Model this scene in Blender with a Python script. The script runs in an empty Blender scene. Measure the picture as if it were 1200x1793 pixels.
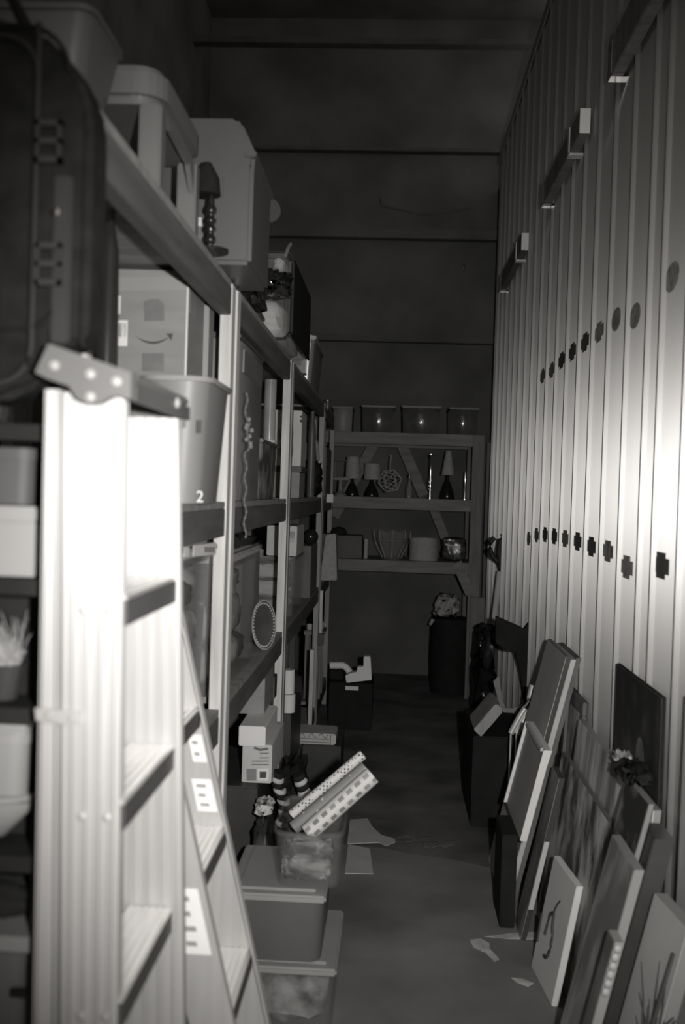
import bpy, bmesh, math, random
from mathutils import Vector as V, Matrix, Euler
random.seed(7)
S = bpy.context.scene
COL = S.collection
# ------------------------------------------------------------------ camera model
FPX, ROLL, EYE = 1850.0, math.radians(1.8), 1.55
_a = 91*math.cos(ROLL) - 31.5*math.sin(ROLL)
_b = 91*math.sin(ROLL) + 31.5*math.cos(ROLL)
_psi, _th = math.atan2(_a, FPX), math.atan2(_b, math.hypot(_a, FPX))
CF = V((-math.sin(_psi)*math.cos(_th), math.cos(_psi)*math.cos(_th), -math.sin(_th)))
_r0 = CF.cross(V((0, 0, 1))).normalized()
_u0 = _r0.cross(CF)
CR = _r0*math.cos(ROLL) + _u0*math.sin(ROLL)
CU = -_r0*math.sin(ROLL) + _u0*math.cos(ROLL)
C0 = V((0, 0, EYE))
def ray(x, y): return CF + CR*((x-600)/FPX) - CU*((y-896.5)/FPX)
def PY(x, y, Y): d = ray(x, y); return C0 + d*(Y/d.y)
def PX(x, y, X): d = ray(x, y); return C0 + d*(X/d.x)
def PZ(x, y, Z): d = ray(x, y); return C0 + d*((Z-EYE)/d.z)
SL = 0.23                                   # lean of the pictures on the right
def PL(x, y, x0, SL=SL):                           # ray meets the leaning plane X = x0 + SL*z
    d = ray(x, y); t = (x0 + SL*EYE)/(d.x - SL*d.z); return C0 + d*t
def PK(x, y, c, SL, k):                      # plane X + k*Y - SL*z = c
    d = ray(x, y); return C0 + d*((c + SL*EYE)/(d.x + k*d.y - SL*d.z))
def rect(xl, yt, xr, yb, Y):
    a = PY(xl, (yt+yb)/2, Y); b = PY(xr, (yt+yb)/2, Y)
    t = PY((xl+xr)/2, yt, Y); u = PY((xl+xr)/2, yb, Y)
    return a.x, b.x, u.z, t.z
cam = bpy.data.objects.new('camera', bpy.data.cameras.new('camera'))
COL.objects.link(cam)
cam.matrix_world = Matrix((( CR.x, CU.x, -CF.x, C0.x), (CR.y, CU.y, -CF.y, C0.y), (CR.z, CU.z, -CF.z, C0.z), (0, 0, 0, 1)))
cam.data.sensor_fit = 'VERTICAL'; cam.data.sensor_height = 36; cam.data.sensor_width = 24
cam.data.lens = FPX/1793*36
cam.data.clip_start = 0.05
cam.data.dof.use_dof = True; cam.data.dof.focus_distance = 5.0; cam.data.dof.aperture_fstop = 3.2
S.camera = cam
# ------------------------------------------------------------------ materials
def _new(name):
    m = bpy.data.materials.new(name); m.use_nodes = True
    n = m.node_tree.nodes; return m, n, m.node_tree.links, n['Principled BSDF']
def grey(v): return (v, v*0.985, v*0.965, 1)
def M(name, v, rough=.6, metal=0, var=.15, scale=6, stretch=(1, 1, 1), bump=0, spec=.5, v2=None, detail=4, thr=None, alpha=1, coat=0):
    m, n, l, p = _new(name)
    tc = n.new('ShaderNodeTexCoord'); mp = n.new('ShaderNodeMapping'); mp.inputs['Scale'].default_value = stretch
    l.new(tc.outputs['Object'], mp.inputs[0])
    nz = n.new('ShaderNodeTexNoise'); nz.inputs['Scale'].default_value = scale; nz.inputs['Detail'].default_value = detail
    l.new(mp.outputs[0], nz.inputs[0])
    cr = n.new('ShaderNodeValToRGB'); e = cr.color_ramp.elements
    lo, hi = (v*(1-var), min(1, v*(1+var))) if v2 is None else (v, v2)
    a, b = thr if thr else (.3, .7)
    e[0].position, e[1].position = a, b; e[0].color, e[1].color = grey(lo), grey(hi)
    l.new(nz.outputs[0], cr.inputs[0]); l.new(cr.outputs[0], p.inputs['Base Color'])
    p.inputs['Roughness'].default_value = rough; p.inputs['Metallic'].default_value = metal
    p.inputs['Specular IOR Level'].default_value = spec
    p.inputs['Coat Weight'].default_value = coat
    if bump:
        bp = n.new('ShaderNodeBump'); bp.inputs['Strength'].default_value = bump; bp.inputs['Distance'].default_value = .01
        l.new(nz.outputs[0], bp.inputs['Height']); l.new(bp.outputs[0], p.inputs['Normal'])
    if alpha < 1: p.inputs['Alpha'].default_value = alpha
    return m
def clear(name, v, see=.6, rough=.12):
    m, n, l, p = _new(name)
    p.inputs['Base Color'].default_value = grey(v); p.inputs['Roughness'].default_value = rough
    t = n.new('ShaderNodeBsdfTransparent'); mx = n.new('ShaderNodeMixShader'); mx.inputs[0].default_value = 1-see
    l.new(t.outputs[0], mx.inputs[1]); l.new(p.outputs[0], mx.inputs[2]); l.new(mx.outputs[0], n['Material Output'].inputs[0])
    return m
def ribbed_steel():
    m, n, l, p = _new('ribbed_steel')
    tc = n.new('ShaderNodeTexCoord'); mp = n.new('ShaderNodeMapping'); mp.inputs['Scale'].default_value = (1, 1, .25)
    l.new(tc.outputs['Object'], mp.inputs[0])
    nz = n.new('ShaderNodeTexNoise'); nz.inputs['Scale'].default_value = 3; nz.inputs['Detail'].default_value = 6
    l.new(mp.outputs[0], nz.inputs[0])
    cr = n.new('ShaderNodeValToRGB'); e = cr.color_ramp.elements
    e[0].position, e[1].position = .3, .75; e[0].color, e[1].color = grey(.76), grey(.86)
    l.new(nz.outputs[0], cr.inputs[0]); l.new(cr.outputs[0], p.inputs['Base Color'])
    p.inputs['Metallic'].default_value = .9; p.inputs['Roughness'].default_value = .66; p.inputs['Anisotropic Rotation'].default_value = 0
    p.inputs['Anisotropic'].default_value = 1.0
    tg = n.new('ShaderNodeTangent'); tg.direction_type = 'RADIAL'; tg.axis = 'Z'
    l.new(tg.outputs[0], p.inputs['Tangent'])
    return m
def brushed(name, v, rough, metal):
    m = M(name, v, rough, metal, var=.07, scale=14, stretch=(6, 6, .3)); n = m.node_tree.nodes; p = n['Principled BSDF']
    p.inputs['Anisotropic'].default_value = .8
    tg = n.new('ShaderNodeTangent'); tg.direction_type = 'RADIAL'; tg.axis = 'Z'; m.node_tree.links.new(tg.outputs[0], p.inputs['Tangent'])
    return m
def stripes(name, a, b, scale, axis='X', rough=.7, dist=0, wid=.5):
    m, n, l, p = _new(name)
    tc = n.new('ShaderNodeTexCoord'); w = n.new('ShaderNodeTexWave'); w.bands_direction = axis
    w.inputs['Scale'].default_value = scale; w.inputs['Distortion'].default_value = dist; w.inputs['Detail'].default_value = 2
    l.new(tc.outputs['Object'], w.inputs[0]); cr = n.new('ShaderNodeValToRGB'); e = cr.color_ramp.elements
    e[0].position, e[1].position = max(0, wid-.06), wid+.06; e[0].color, e[1].color = grey(a), grey(b)
    l.new(w.outputs[0], cr.inputs[0]); l.new(cr.outputs[0], p.inputs['Base Color']); p.inputs['Roughness'].default_value = rough
    return m
def cells(name, a, b, scale, thr=.35, kind='VORONOI', rough=.6, rand=1.0, stretch=(1, 1, 1), coord='Object'):
    m, n, l, p = _new(name)
    tc = n.new('ShaderNodeTexCoord'); mp = n.new('ShaderNodeMapping'); mp.inputs['Scale'].default_value = stretch
    l.new(tc.outputs[coord], mp.inputs[0])
    cr = n.new('ShaderNodeValToRGB'); e = cr.color_ramp.elements
    e[0].position, e[1].position = thr-.03, thr+.03; e[0].color, e[1].color = grey(a), grey(b)
    if kind == 'VORONOI':
        t = n.new('ShaderNodeTexVoronoi'); t.inputs['Scale'].default_value = scale; t.inputs['Randomness'].default_value = rand
        l.new(mp.outputs[0], t.inputs[0]); l.new(t.outputs['Distance'], cr.inputs[0]); out = cr.outputs[0]
    else:
        mp.inputs['Rotation'].default_value = (1.5708, 0, .75); t = n.new('ShaderNodeTexBrick'); t.inputs['Scale'].default_value = scale
        t.inputs['Color1'].default_value = grey(a); t.inputs['Color2'].default_value = grey((a+b)*.42); t.inputs['Mortar'].default_value = grey(b)
        t.inputs['Mortar Size'].default_value = .09; t.inputs['Row Height'].default_value = .32; t.inputs['Brick Width'].default_value = .42
        l.new(mp.outputs[0], t.inputs[0]); out = t.outputs[0]
    l.new(out, p.inputs['Base Color']); p.inputs['Roughness'].default_value = rough
    return m
W = dict(
 steel=ribbed_steel(),
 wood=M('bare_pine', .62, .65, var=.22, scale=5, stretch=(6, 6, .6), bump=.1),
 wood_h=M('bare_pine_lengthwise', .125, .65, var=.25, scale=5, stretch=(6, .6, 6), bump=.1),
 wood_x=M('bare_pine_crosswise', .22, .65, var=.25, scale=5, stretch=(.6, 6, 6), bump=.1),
 ply=M('plywood', .30, .7, var=.2, scale=4, stretch=(1, 5, 1)),
 alu=brushed('brushed_aluminium', .49, .58, .25),
 alu_dull=M('dull_aluminium', .55, .5, .6, var=.08, scale=10, stretch=(6, 6, .3)),
 capgrey=M('ladder_cap_plastic', .36, .5, var=.06, scale=20),
 white=M('white_plastic', .72, .45, var=.05, scale=5),
 white2=M('ivory_plastic', .55, .4, var=.06, scale=5),
 paper=M('white_paper', .82, .8, var=.04, scale=12),
 offp=M('off_white_card', .60, .8, var=.08, scale=9),
 wood_f=M('far_pine', .36, .65, var=.22, scale=5, stretch=(6, 6, .6), bump=.1),  # pine darkened for the far posts, weaker flash put into the colour
 lip_shade=M('shaded_tread_lip', .10, .5, .3, var=.1, scale=9),  # lip darkened: shade under the tread overhang put into the colour
 foam=M('white_foam', .93, .8, var=.02, scale=9),
 glint=M('rippled_gloss', .10, .16, var=.3, scale=7, bump=.5, coat=.8),
 plated=M('plate_glaze', .10, .3, var=.2, scale=14),
 treadm=M('worn_tread_metal', .9, .30, .8, var=.08, scale=10, stretch=(6, .4, 6)),
 kraft=M('kraft_tape', .31, .6, var=.06, scale=8),
 trimm=M('shiny_trim', .85, .3, .45, var=.05, scale=6),
 blk=M('matt_black', .022, .8, var=.2, scale=10, spec=.15),
 faint=M('faint_print', .30, .7, var=.1, scale=20),
 wood_o=M('dimmed_timber', .20, .7, var=.25, scale=5, stretch=(6, 6, .6), bump=.1),  # far shelving timber darkened: flash fall-off put into the colour
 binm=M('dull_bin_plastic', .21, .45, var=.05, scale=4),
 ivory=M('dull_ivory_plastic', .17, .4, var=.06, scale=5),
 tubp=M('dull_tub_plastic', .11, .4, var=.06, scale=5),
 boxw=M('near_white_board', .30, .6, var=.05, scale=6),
 capm=M('moulded_cap', .135, .5, var=.06, scale=20),
 toteg=M('tote_plastic', .13, .45, var=.08, scale=6),
 toteld=M('tote_lid_plastic', .36, .45, var=.06, scale=6),
 cloudy=M('cloudy_plastic', .065, .6, var=.25, scale=5),
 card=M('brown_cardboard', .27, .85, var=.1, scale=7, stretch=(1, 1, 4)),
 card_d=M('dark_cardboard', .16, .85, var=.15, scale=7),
 ink=M('printed_ink', .07, .7, var=.1, scale=20),
 ink2=M('faded_ink', .17, .7, var=.15, scale=20),
 casebk=M('case_fabric', .018, .9, var=.3, scale=25, bump=.15, spec=.1),
 trimd=M('case_trim', .035, .7, var=.1, scale=8, spec=.2),
 black=M('black_fabric', .022, .9, var=.25, scale=30, bump=.15, spec=.1),
 sheen=M('sheen_mat', .30, .2, var=.3, scale=6, coat=.5),
 wrapbk=M('creased_black_film', .03, .12, var=.2, scale=18, bump=.9, coat=.6),
 blackgl=M('black_gloss', .02, .18, var=.1, scale=8),
 dark=M('dark_plastic', .05, .5, var=.2, scale=9),
 darkbin=M('dark_bin_plastic', .10, .4, var=.2, scale=5),
 mid=M('grey_plastic', .26, .5, var=.1, scale=6),
 midgl=M('glossy_grey_plastic', .22, .22, var=.15, scale=5),
 lid=M('pale_lid_plastic', .5, .45, var=.08, scale=6),
 clear=clear('clear_plastic', .30, .86),
 film=clear('plastic_film', .5, .8, .06),
 glass=clear('clear_glass', .5, .72, .03),
 frost=clear('frosted_plastic', .34, .84, .2),
 chrome=M('polished_metal', .85, .12, 1, var=.04, scale=6),
 concrete=M('worn_concrete', .25, .8, var=.35, scale=2.2, detail=9, bump=.15),
 ground=M('dark_ground', .15, .9, var=.5, scale=3, detail=9, bump=.3),
 wall_d=M('dark_cladding', .13, .8, var=.3, scale=2),
 beam=M('dark_steel_beam', .11, .6, .3, var=.2, scale=6),
 shade=M('lampshade_cloth', .42, .85, var=.12, scale=40),
 linen=M('folded_linen', .62, .9, var=.12, scale=14, stretch=(.6, .6, 5)),
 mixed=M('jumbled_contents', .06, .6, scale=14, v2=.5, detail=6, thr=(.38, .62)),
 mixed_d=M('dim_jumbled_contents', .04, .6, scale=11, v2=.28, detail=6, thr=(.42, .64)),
 rubber=M('black_rubber', .03, .6, var=.1, scale=10),
 straw=M('dry_grass', .30, .9, var=.3, scale=30),
 dust=M('pale_dust', .65, .95, var=.3, scale=20),
)
# ------------------------------------------------------------------ mesh building
class MB:
    def __init__(s): s.bm = bmesh.new()
    def box(s, x0, x1, y0, y1, z0, z1, bev=0, rot=None, seg=2):
        b = bmesh.new(); bmesh.ops.create_cube(b, size=1)
        c = V(((x0+x1)/2, (y0+y1)/2, (z0+z1)/2)); d = (abs(x1-x0), abs(y1-y0), abs(z1-z0))
        for v in b.verts: v.co = V((v.co.x*d[0], v.co.y*d[1], v.co.z*d[2]))
        if bev: bmesh.ops.bevel(b, geom=b.edges[:], offset=min(bev, min(d)*.45), segments=seg, affect='EDGES')
        for v in b.verts: v.co = (rot @ v.co if rot else v.co) + c
        return s._add(b)
    def _add(s, b):
        me = bpy.data.meshes.new('t'); b.to_mesh(me); b.free(); s.bm.from_mesh(me); bpy.data.meshes.remove(me); return s
    def prism(s, pts, vec, bev=0):
        b = bmesh.new(); vec = V(vec)
        lo = [b.verts.new(V(p)) for p in pts]; hi = [b.verts.new(V(p)+vec) for p in pts]
        b.faces.new(lo); b.faces.new(hi[::-1]); n = len(pts)
        for i in range(n): b.faces.new((lo[i], hi[i], hi[(i+1) % n], lo[(i+1) % n]))
        bmesh.ops.recalc_face_normals(b, faces=b.faces[:])
        if bev: bmesh.ops.bevel(b, geom=b.edges[:], offset=bev, segments=2, affect='EDGES')
        return s._add(b)
    def lathe(s, prof, c=(0, 0, 0), seg=24, axis=None, sq=0):
        b = bmesh.new(); c = V(c); rings = []
        R = V((0, 0, 1)).rotation_difference(V(axis).normalized()).to_matrix() if axis else Matrix.Identity(3)
        for r, z in prof:
            ring = []
            for i in range(seg):
                a = 2*math.pi*i/seg
                ring.append(b.verts.new(c + R @ V((max(r, 1e-4)*math.cos(a), max(r, 1e-4)*math.sin(a), z))))
            rings.append(ring)
        for k in range(len(rings)-1):
            for i in range(seg):
                j = (i+1) % seg; b.faces.new((rings[k][i], rings[k][j], rings[k+1][j], rings[k+1][i]))
        if prof[0][0] > 1e-3 and prof[0] != prof[-1]: b.faces.new(rings[0][::-1])
        if prof[-1][0] > 1e-3 and prof[0] != prof[-1]: b.faces.new(rings[-1])
        bmesh.ops.recalc_face_normals(b, faces=b.faces[:])
        return s._add(b)
    def tube(s, pts, r, seg=10, r2=None):
        b = bmesh.new(); pts = [V(p) for p in pts]; rings = []; n = len(pts)
        up = V((0, 0, 1))
        for k, p in enumerate(pts):
            t = (pts[min(k+1, n-1)] - pts[max(k-1, 0)]).normalized()
            u = t.cross(up if abs(t.z) < .95 else V((1, 0, 0))).normalized(); w = t.cross(u)
            rr = r if r2 is None else r + (r2-r)*k/(n-1)
            rings.append([b.verts.new(p + (u*math.cos(2*math.pi*i/seg) + w*math.sin(2*math.pi*i/seg))*rr) for i in range(seg)])
        for k in range(n-1):
            for i in range(seg):
                j = (i+1) % seg; b.faces.new((rings[k][i], rings[k][j], rings[k+1][j], rings[k+1][i]))
        b.faces.new(rings[0][::-1]); b.faces.new(rings[-1])
        bmesh.ops.recalc_face_normals(b, faces=b.faces[:])
        return s._add(b)
    def ball(s, c, r, sc=(1, 1, 1), seg=16):
        b = bmesh.new(); bmesh.ops.create_uvsphere(b, u_segments=seg, v_segments=max(6, seg*2//3), radius=r)
        for v in b.verts: v.co = V((v.co.x*sc[0], v.co.y*sc[1], v.co.z*sc[2])) + V(c)
        return s._add(b)
    def shell(s, x0, x1, y0, y1, z0, z1, t=.004, flare=.0, rad=.02, ring=False):
        """open-top tub: rounded rectangular wall and floor, wider at the top by flare"""
        b = bmesh.new()
        def loop(g, z):
            o = []; a0, a1, c0, c1 = x0-g, x1+g, y0-g, y1+g; r = max(.002, min(rad, (x1-x0)/2.2, (y1-y0)/2.2))
            for (cx, cy, s0) in ((a1-r, c1-r, 0), (a0+r, c1-r, 1), (a0+r, c0+r, 2), (a1-r, c0+r, 3)):
                for i in range(4):
                    an = (s0+i/3)*math.pi/2; o.append(b.verts.new((cx+r*math.cos(an), cy+r*math.sin(an), z)))
            return o
        A = [loop(0, z0), loop(flare, z1), loop(flare-t, z1), loop(-t, z0 if ring else z0+t)]
        if ring: A.append(A[0])
        for k in range(len(A)-1):
            n = len(A[k])
            for i in range(n): j = (i+1) % n; b.faces.new((A[k][i], A[k][j], A[k+1][j], A[k+1][i]))
        if not ring: b.faces.new(A[0][::-1]); b.faces.new(A[3])
        bmesh.ops.recalc_face_normals(b, faces=b.faces[:])
        return s._add(b)
    def lump(s, x0, x1, y0, y1, z0, z1, amp=.012, n=5, seed=0):
        """rounded, crumpled block"""
        b = bmesh.new(); bmesh.ops.create_cube(b, size=1); bmesh.ops.subdivide_edges(b, edges=b.edges[:], cuts=n, use_grid_fill=True)
        rn = random.Random(seed); c = V(((x0+x1)/2, (y0+y1)/2, (z0+z1)/2))
        for v in b.verts:
            q = v.co.copy(); ln = (abs(2*q.x)**6 + abs(2*q.y)**6 + abs(2*q.z)**6)**(1/6)
            q = q/ln if ln > 0 else q
            v.co = V((q.x*(x1-x0-2*amp), q.y*(y1-y0-2*amp), q.z*(z1-z0-2*amp))) + c + V((rn.uniform(-amp, amp), rn.uniform(-amp, amp), rn.uniform(-amp, amp)))
        return s._add(b)
def put(name, mb, mat, parent=None, smooth=False, at=None):
    me = bpy.data.meshes.new(name)
    org = V((0, 0, 0))
    if parent is not None: org = parent['_o'] if False else parent_origin(parent)
    elif at is not None: org = V(at)
    for v in mb.bm.verts: v.co -= org
    mb.bm.to_mesh(me); mb.bm.free()
    if smooth:
        for p in me.polygons: p.use_smooth = True
        try: me.set_sharp_from_angle(angle=math.radians(smooth if smooth > 1 else 40))
        except Exception: pass
    me.materials.append(W[mat] if isinstance(mat, str) else mat)
    o = bpy.data.objects.new(name, me); COL.objects.link(o)
    if parent is not None: o.parent = parent
    elif at is not None: o.location = org
    return o
def parent_origin(p):
    o = V((0, 0, 0))
    while p is not None: o = o + V(p.location); p = p.parent
    return o
def tag(o, label, cat, group=None, kind=None):
    o['label'] = label; o['category'] = cat
    if group: o['group'] = group
    if kind: o['kind'] = kind
    return o
def thing(name, label, cat, at, group=None):
    o = bpy.data.objects.new(name, None); COL.objects.link(o); o.location = V(at); o.empty_display_size = .05
    return tag(o, label, cat, group)
def single(name, mb, mat, label, cat, group=None, smooth=False, at=None):
    if at is None:
        xs = [v.co for v in mb.bm.verts]
        at = (sum(c.x for c in xs)/len(xs), sum(c.y for c in xs)/len(xs), min(c.z for c in xs))
    return tag(put(name, mb, mat, None, smooth, at), label, cat, group)
def struct(name, mb, mat, parent=None, smooth=False):
    o = put(name, mb, mat, parent, smooth)
    if parent is None: o['kind'] = 'structure'
    return o
# ------------------------------------------------------------------ the setting
XW = .74
mb = MB(); mb.box(-1.75, 1.1, -2.5, 9.2, -.1, 0); struct('floor_back', mb, 'ground')
rn = random.Random(3); edge = []
for i in range(25):
    x = -1.7 + i*(2.43/24); edge.append((x, 4.60 - .32*(x+.13) + rn.uniform(-.02, .02) + (.06 if i == 12 else 0), .0005))
mb = MB(); mb.prism([(-1.7, -2.4, .0005)] + edge + [(.73, -2.4, .0005)], (0, 0, .008)); struct('floor', mb, 'concrete')
mb = MB(); mb.box(-1.8, -1.7, -2.5, 9.2, 0, 5.7); struct('wall_left', mb, 'wall_d')
mb = MB(); mb.box(-1.8, 1.2, 9.1, 9.2, 0, 5.7); wb = struct('wall_back', mb, 'wall_d')
mb = MB(); mb.box(-1.8, 1.2, -2.5, 9.2, 5.6, 5.7); struct('ceiling', mb, 'wall_d')
# ribbed steel wall: one bent sheet
ribs = [2.13, 2.44, 2.74, 3.01, 3.176] + [3.457 + .3035*i for i in range(17)]
prof = [(XW, 1.2)]
for y in ribs:
    if y > 8.25: break
    w, h = (.007, .013)
    prof += [(XW, y-w), (XW-h*.8, y-w*.8), (XW-h, y-w*.3), (XW-h, y+w*.3), (XW-h*.8, y+w*.8), (XW, y+w)]
prof += [(XW, 8.28), (XW+.06, 8.28), (XW+.06, 1.2)]
mb = MB(); mb.prism([(x, y, 0) for x, y in prof], (0, 0, 4.16)); wr = struct('wall_right', mb, 'steel')
mb = MB(); mb.box(XW+.06, 1.2, 1.2, 1.3, 0, 4.16); mb.box(XW+.06, 1.2, 8.2, 9.1, 0, 4.16); struct('wall_right_return', mb, 'wall_d')
mb = MB(); mb.box(XW-.012, XW+.07, 1.2, 8.28, 4.161, 4.19); mb.box(XW-.016, XW-.012, 1.2, 8.28, 4.12, 4.19)
struct('trim_1', mb, 'alu_dull')
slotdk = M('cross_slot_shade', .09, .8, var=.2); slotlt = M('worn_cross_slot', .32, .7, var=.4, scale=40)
def cross(x, y, lt, oval):
    p = PX(x, y, XW); a, b, t = (.088, .036, .0012) if not oval else (.085, .040, .0012)
    m = MB(); X = XW-t
    if oval:
        pts = [(X, p.y+a*math.cos(k*math.pi/8)*.9, p.z+b*math.sin(k*math.pi/8)) for k in range(16)]
    else:
        s, q = .55, .6
        pts = [(X, p.y+i*a, p.z+j*b) for i, j in ((1, -q), (1, q), (s, q), (s, 1), (-s, 1), (-s, q), (-1, q), (-1, -q), (-s, -q), (-s, -1), (s, -1), (s, -q))]
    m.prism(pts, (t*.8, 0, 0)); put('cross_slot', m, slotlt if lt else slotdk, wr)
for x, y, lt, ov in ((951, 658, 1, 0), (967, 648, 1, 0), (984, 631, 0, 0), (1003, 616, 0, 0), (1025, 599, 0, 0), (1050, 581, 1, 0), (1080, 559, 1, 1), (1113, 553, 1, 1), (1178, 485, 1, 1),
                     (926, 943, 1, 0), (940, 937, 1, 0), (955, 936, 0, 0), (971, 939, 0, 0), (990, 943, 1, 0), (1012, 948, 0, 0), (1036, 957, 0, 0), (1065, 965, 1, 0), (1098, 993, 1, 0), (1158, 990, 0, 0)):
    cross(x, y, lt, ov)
# steel girts on the back wall and a roof beam
def girt(n, x0, y0, x1, y1, Y, h, mat='beam'):
    a, b = PY(x0, y0, Y), PY(x1, y1, Y); z = (a.z+b.z)/2
    m = MB(); m.box(-1.7, 1.15, Y, Y+.1, z-h/2, z+h/2, .004); struct(n, m, mat)
girt('trim_2', 480, 253, 880, 268, 8.95, .032)
girt('trim_3', 530, 65, 940, 78, 8.3, .05)
girt('trim_4', 540, 590, 860, 596, 8.97, .05, 'wall_d')
girt('trim_5', 540, 405, 860, 412, 8.97, .08, 'wall_d')
p = PY(812, 470, 9.0)
m = MB(); m.tube([p+V((0, .1, 0)), p, p+V((0, -.03, -.01)), p+V((0, -.035, .015))], .006); m.ball(p+V((0, -.036, .02)), .009)
single('glint_hook', m, 'chrome', 'tiny metal hook added for a glint high on the dark back wall', 'hook')  # hook added to give a small glint on the back wall
m = MB(); p = PY(700, 372, 9.0); m.tube([PY(665, 345, 9.05), PY(668, 360, 9.03), PY(740, 376, 9.03), PY(825, 365, 9.05)], .008)
single('hanging_cable', m, 'beam', 'thin dull cable looped high across the dark back wall', 'cable')
# timber rails on the steel wall
def rail(y0, y1, z, h, label):
    r = thing('wall_rail', label, 'rail', (XW-.03, y0, z-h/2), 'timber rails on the ribbed steel wall')
    m = MB(); m.box(XW-.055, XW-.013, y0, y1, z-h/2, z+h/2, .003); put('board', m, 'wood_o', r)
    m = MB(); m.box(XW-.0545, XW-.0135, y0-.002, y0-.0002, z-h/2+.001, z+h/2-.001, .0005); put('sawn_end', m, 'paper', r)  # white plate on the near end, flash brightness put into its colour
    for yy in (y0+.22, y1-.1):
        m = MB(); m.box(XW-.062, XW-.0565, yy, yy+.05, z-h/2-.012, z+h/2, .001); m.box(XW-.062, XW-.0, yy, yy+.05, z-h/2-.016, z-h/2-.004, .001); put('bracket', m, 'chrome' if yy > y0+.5 else 'alu_dull', r)
    for k in range(3):
        m = MB(); m.lathe([(.006, 0), (.004, .004), (0, .005)], (XW-.055, y0+.15+k*(y1-y0-.3)/2, z), 8, (-1, 0, 0)); put('screw', m, 'chrome', r)
rail(2.45, 3.70, 3.05, .13, 'timber rail on ribbed steel wall, nearest the camera and cut off above')
rail(4.25, 5.34, 3.05, .10, 'timber rail with pale sawn end, middle of the three on steel wall')
rail(6.17, 7.42, 3.03, .10, 'timber rail with shiny far bracket, last one along the steel wall')
# debris on the floor
def flat(name, pix, mat, label, cat, th=.003, z=.0095):
    m = MB(); m.prism([PZ(x, y, z) for x, y in pix], (0, 0, th)); return single(name, m, mat, label, cat)
flat('paper_scrap', [(613, 1436), (644, 1434), (652, 1448), (668, 1463), (700, 1472), (677, 1482), (664, 1476), (608, 1478)], 'offp', 'torn grey paper sheet lying by the slab edge beside the clear bin', 'paper', z=.0095)
flat('cardboard_sheet', [(610, 1479), (648, 1487), (654, 1531), (604, 1530)], 'offp', 'flat cardboard piece on concrete right of the clear bin', 'cardboard', z=.0095)
flat('dust_streak', [(822, 1646), (842, 1644), (857, 1652), (858, 1662), (875, 1680), (866, 1684), (850, 1668), (830, 1659)], 'dust', 'pale spilled powder smear on the concrete floor', 'spill', .0015)
flat('dust_streak', [(850, 1640), (900, 1634), (940, 1632), (938, 1645), (890, 1644)], 'dust', 'thin pale dust line on concrete beside white edged canvas', 'spill', .0012)
flat('dust_streak', [(895, 1712), (915, 1714), (935, 1722), (925, 1728), (905, 1720)], 'dust', 'short pale dust mark on concrete below white edged canvas', 'spill', .0012)
lf = [(690, 1465), (718, 1459), (740, 1466), (728, 1476), (705, 1484), (690, 1478)]
for k, (dx, dy) in enumerate(((0, 0), (28, -4), (50, 8), (75, 6))):
    m = MB(); pts = [PZ(x*.8+140+dx, y*.5+735+dy, .012) for x, y in lf]
    pts = [q + V((0, 0, .004*math.sin(i*2+k))) for i, q in enumerate(pts)]; m.prism(pts, (0, 0, .002))
    single('dry_leaf', m, 'card_d', ('curled dark leaf nearest the torn paper', 'second dark leaf along the slab edge', 'third dark leaf along the slab edge', 'dark leaf farthest from the torn paper')[k] + ' on the floor', 'leaf', 'dry leaves along the slab edge')
# ------------------------------------------------------------------ folded stepladder (near, left)
def plate(pix, Y, th): m = MB(); m.prism([PY(x, y, Y) for x, y in pix], (0, th, 0), .001); return m
YN, YF = 1.35, 1.67
L1 = thing('stepladder', 'tall bright aluminium stepladder standing folded against the left shelving', 'ladder', (-.39, 1.5, 0))
def lin(p0, p1, z):           # X on the line through two points, at height z
    t = (z-p0.z)/(p1.z-p0.z); return p0.x + (p1.x-p0.x)*t
def rail_ch(name, xl, xr, ya, yb, Y, ztop, par, dep=.028, ridges=4, mat='alu'):
    """C-channel rail: its web faces the camera; xl/xr = pixel pairs at rows ya, yb"""
    a0, a1, b0, b1 = PY(xl[0], ya, Y), PY(xl[1], yb, Y), PY(xr[0], ya, Y), PY(xr[1], yb, Y)
    m = MB(); zb = .012
    def q(z, f, dy): l, r = lin(a0, a1, z), lin(b0, b1, z); return V((l+(r-l)*f, Y+dy, z))
    def bar(f0, f1, d0, d1):
        m.prism([q(zb, f0, d0), q(zb, f1, d0), q(ztop, f1, d0), q(ztop, f0, d0)], (0, d1-d0, 0), .0008)
    bar(0, 1, 0, .003); bar(0, .04, .003, dep); bar(.96, 1, .003, dep)
    for k in range(ridges):
        f = .14+.72*k/(ridges-1); bar(f-.035, f+.035, -.0016, 0)
    o = put(name, m, mat, par)
    return o, q
rn_, qn = rail_ch('rail', (110.5, 105.5), (217, 204), 700, 1793, YN, 1.668, L1)
rf_, qf = rail_ch('rail', (222, 214), (311, 321), 740, 1793, YF, 1.66, L1)
rb_, qb = rail_ch('rear_leg', (78, 57), (104, 98.5), 700, 1793, YN+.004, 1.672, L1, ridges=2)
for o_, q_ in ((rn_, qn), (rf_, qf), (rb_, qb)):
    m = MB(); a, b = q_(.03, -.03, -.004), q_(.03, 1.03, .03); m.box(a.x, b.x, a.y, b.y, .0085, .06, .004); put('foot', m, 'rubber', L1)
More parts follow.
